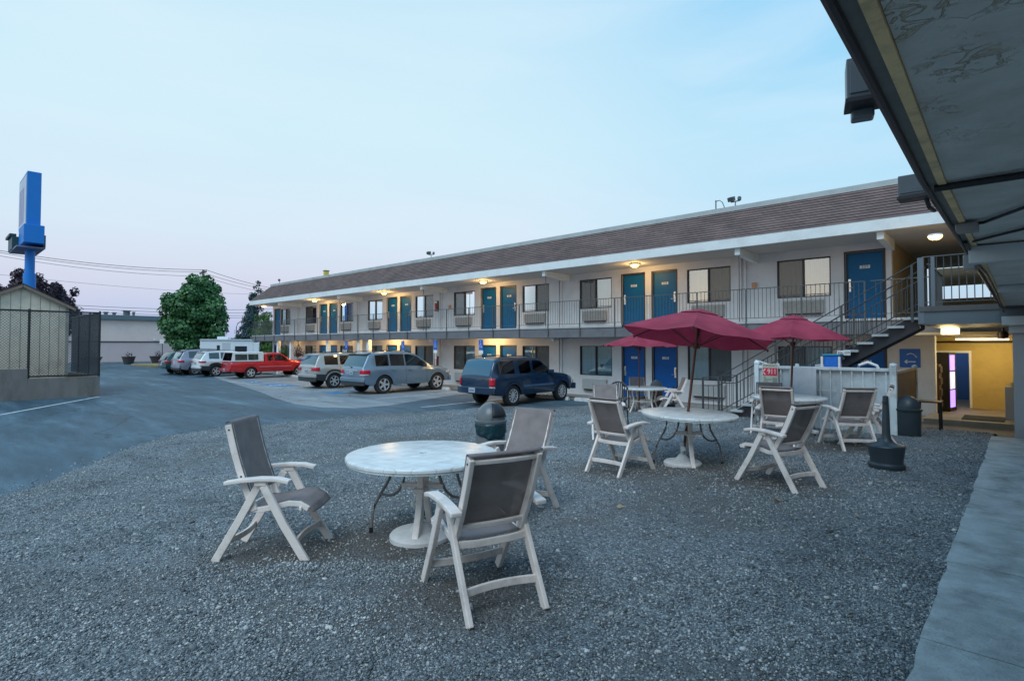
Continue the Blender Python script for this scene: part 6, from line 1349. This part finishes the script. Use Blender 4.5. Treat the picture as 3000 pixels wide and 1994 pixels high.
b=MB(); b.tube([(.3,.3,10.1),(.3,.3,11.0)],.2,10); b.build('transformer',M_slab,t)
WI=mat('wire_black',(.03,.03,.035),.6)
def wire(name,p,q,sag,r,lab,grp='overhead power lines'):
    p=Vector(p);q=Vector(q); b=MB(); b.tube([p.lerp(q,k/20)-Vector((0,0,sag*4*(k/20)*(1-k/20))) for k in range(21)],r,5); o=b.build(name,WI); tag(o,lab,'power line',grp); return o
top=Vector((qp.x,qp.y,0))
L0=at(-60,58); R0=at(900,104)
words=['upper','second','lowest']
for i,(o_,zl,zr_,r_) in enumerate(((sd*1.4,12.3,12.9,.03),(sd*-1.4,12.1,12.6,.026),(Vector((0,0,-.75)),11.75,12.0,.022))):
    wire('power_line',top+o_*(1 if i<2 else 0)+Vector((0,0,11.8 if i<2 else 11.1)),(L0.x,L0.y,zl+.1),.55,r_,words[i]+' power line running from the pole to the left edge of the sky')
    wire('power_line',top+o_*(1 if i<2 else 0)+Vector((0,0,11.8 if i<2 else 11.1)),(R0.x,R0.y,zr_-.9),.6,r_,words[i]+' power line running from the pole right toward the motel roof')
for i,(ya_,yb_,w2) in enumerate(((888,905,'highest'),(897,914,'second'),(906,922,'third'),(914,928,'lowest'))):
    a_=at(120,85); c_=at(800,125); wire('power_line',(a_.x,a_.y,EZ+(1010-ya_)/1620*85),(c_.x,c_.y,EZ+(1010-yb_)/1620*125),.5,.035,w2+' of the four distant wires low over the pink building','distant wires over the pink building')
a_=at(-20,75); c_=at(760,120); wire('power_line',(a_.x,a_.y,EZ+(1010-802)/1620*75),(c_.x,c_.y,EZ+(1010-862)/1620*120),.5,.02,'faint single wire across the sky below the main lines')
q=at(692,96); t=thing('street_light','slim street light with curved arm beyond the white motorhome','street light',(q.x,q.y,0))
b=MB(); b.tube([(0,0,0),(0,0,5.2),tuple(RT*.25+Vector((0,0,5.9))),tuple(RT*1.2+Vector((0,0,6.5)))],.07,8); b.build('post',WIRE,t,smooth=60); b=MB(); b.box(tuple(RT*1.35+Vector((0,0,6.5))),(.5,.2,.1),rz=A*-1+PI/2); b.build('lamp_head',WIRE,t)
# motorhome
q=at(587,51); dr=(at(760,53.5)-q); rz=math.atan2(dr.y,dr.x); Lr=dr.length
t=thing('motorhome','white motorhome parked beyond the row of cars','motorhome',(q.x,q.y,.05),rz); t.scale=(Lr/9.2,.8,.92); Lr=9.2; M_rv=mat('rv_white',(.78,.78,.79),.5,n=.04,ns=1)
b=MB(); b.b2(0,Lr-1.0,0,2.4,.45,2.75); b.b2(Lr-1.0,Lr,0.02,2.38,1.5,2.55); b.b2(Lr-.999,Lr+.4,.05,2.35,.45,1.4); b.build('body',M_rv,t,bevel=.08)
b=MB(); b.b2(-.05,Lr-.5,-.12,2.45,2.751,2.86); b.build('roof',mat('rv_roof',(.68,.69,.70),.6),t,bevel=.03)
b=MB(); b.b2(2.6,4.3,.6,1.6,2.861,3.14); b.build('roof_air_conditioner',M_rv,t,bevel=.05)
for x0_,x1_,z0_,z1_,nm in((2.5,2.95,1.6,2.25,'window'),(5.3,7.2,1.55,2.15,'window')):
    b=MB(); b.b2(x0_,x1_,-.02,-.001,z0_,z1_); b.build(nm,M_carglassd if 0 else mat('rv_window',(.02,.03,.04),.15),t)
b=MB(); b.b2(3.3,4.6,-.008,-.001,.6,2.5); b.build('door',mat('rv_door',(.55,.56,.58),.5),t,bevel=.003)
b=MB(); b.b2(.1,Lr-1.1,-.009,-.0015,1.1,1.3); b.build('stripe',mat('rv_stripe',(.25,.27,.3),.5),t)
for x in(1.8,Lr-1.2): b=MB(); b.lathe([(0,-.12),(.38,-.12),(.4,0),(.38,.1)],20,(x,.15,.4),axis='Y'); b.build('wheel',TYRE,t,smooth=40)
# blue object by the truck bonnet: sandwich board
t=thing('a_frame_board','small blue and white board standing on the walkway beyond the red pickup','sign',(-36.3,17.9,.08)); 
b=MB(); b.add([(-.3,-.2,0),(.3,-.2,0),(.25,0,1.1),(-.25,0,1.1),(-.3,.2,0),(.3,.2,0)],[(0,1,2,3),(4,5,2,3)]); b.build('panel',M_blue,t,solid=.02); b=MB(); b.add([(-.2,-.155,.3),(.2,-.155,.3),(.18,-.05,.85),(-.18,-.05,.85)],[(0,1,2,3)]); b.build('poster',M_plate,t)

# ------------------------------------------------------------------ render settings
sc.view_settings.view_transform='Standard'; sc.view_settings.look='None'; sc.view_settings.exposure=.28; sc.view_settings.gamma=1
sc.render.engine='CYCLES'; sc.cycles.max_bounces=8; sc.cycles.transparent_max_bounces=16
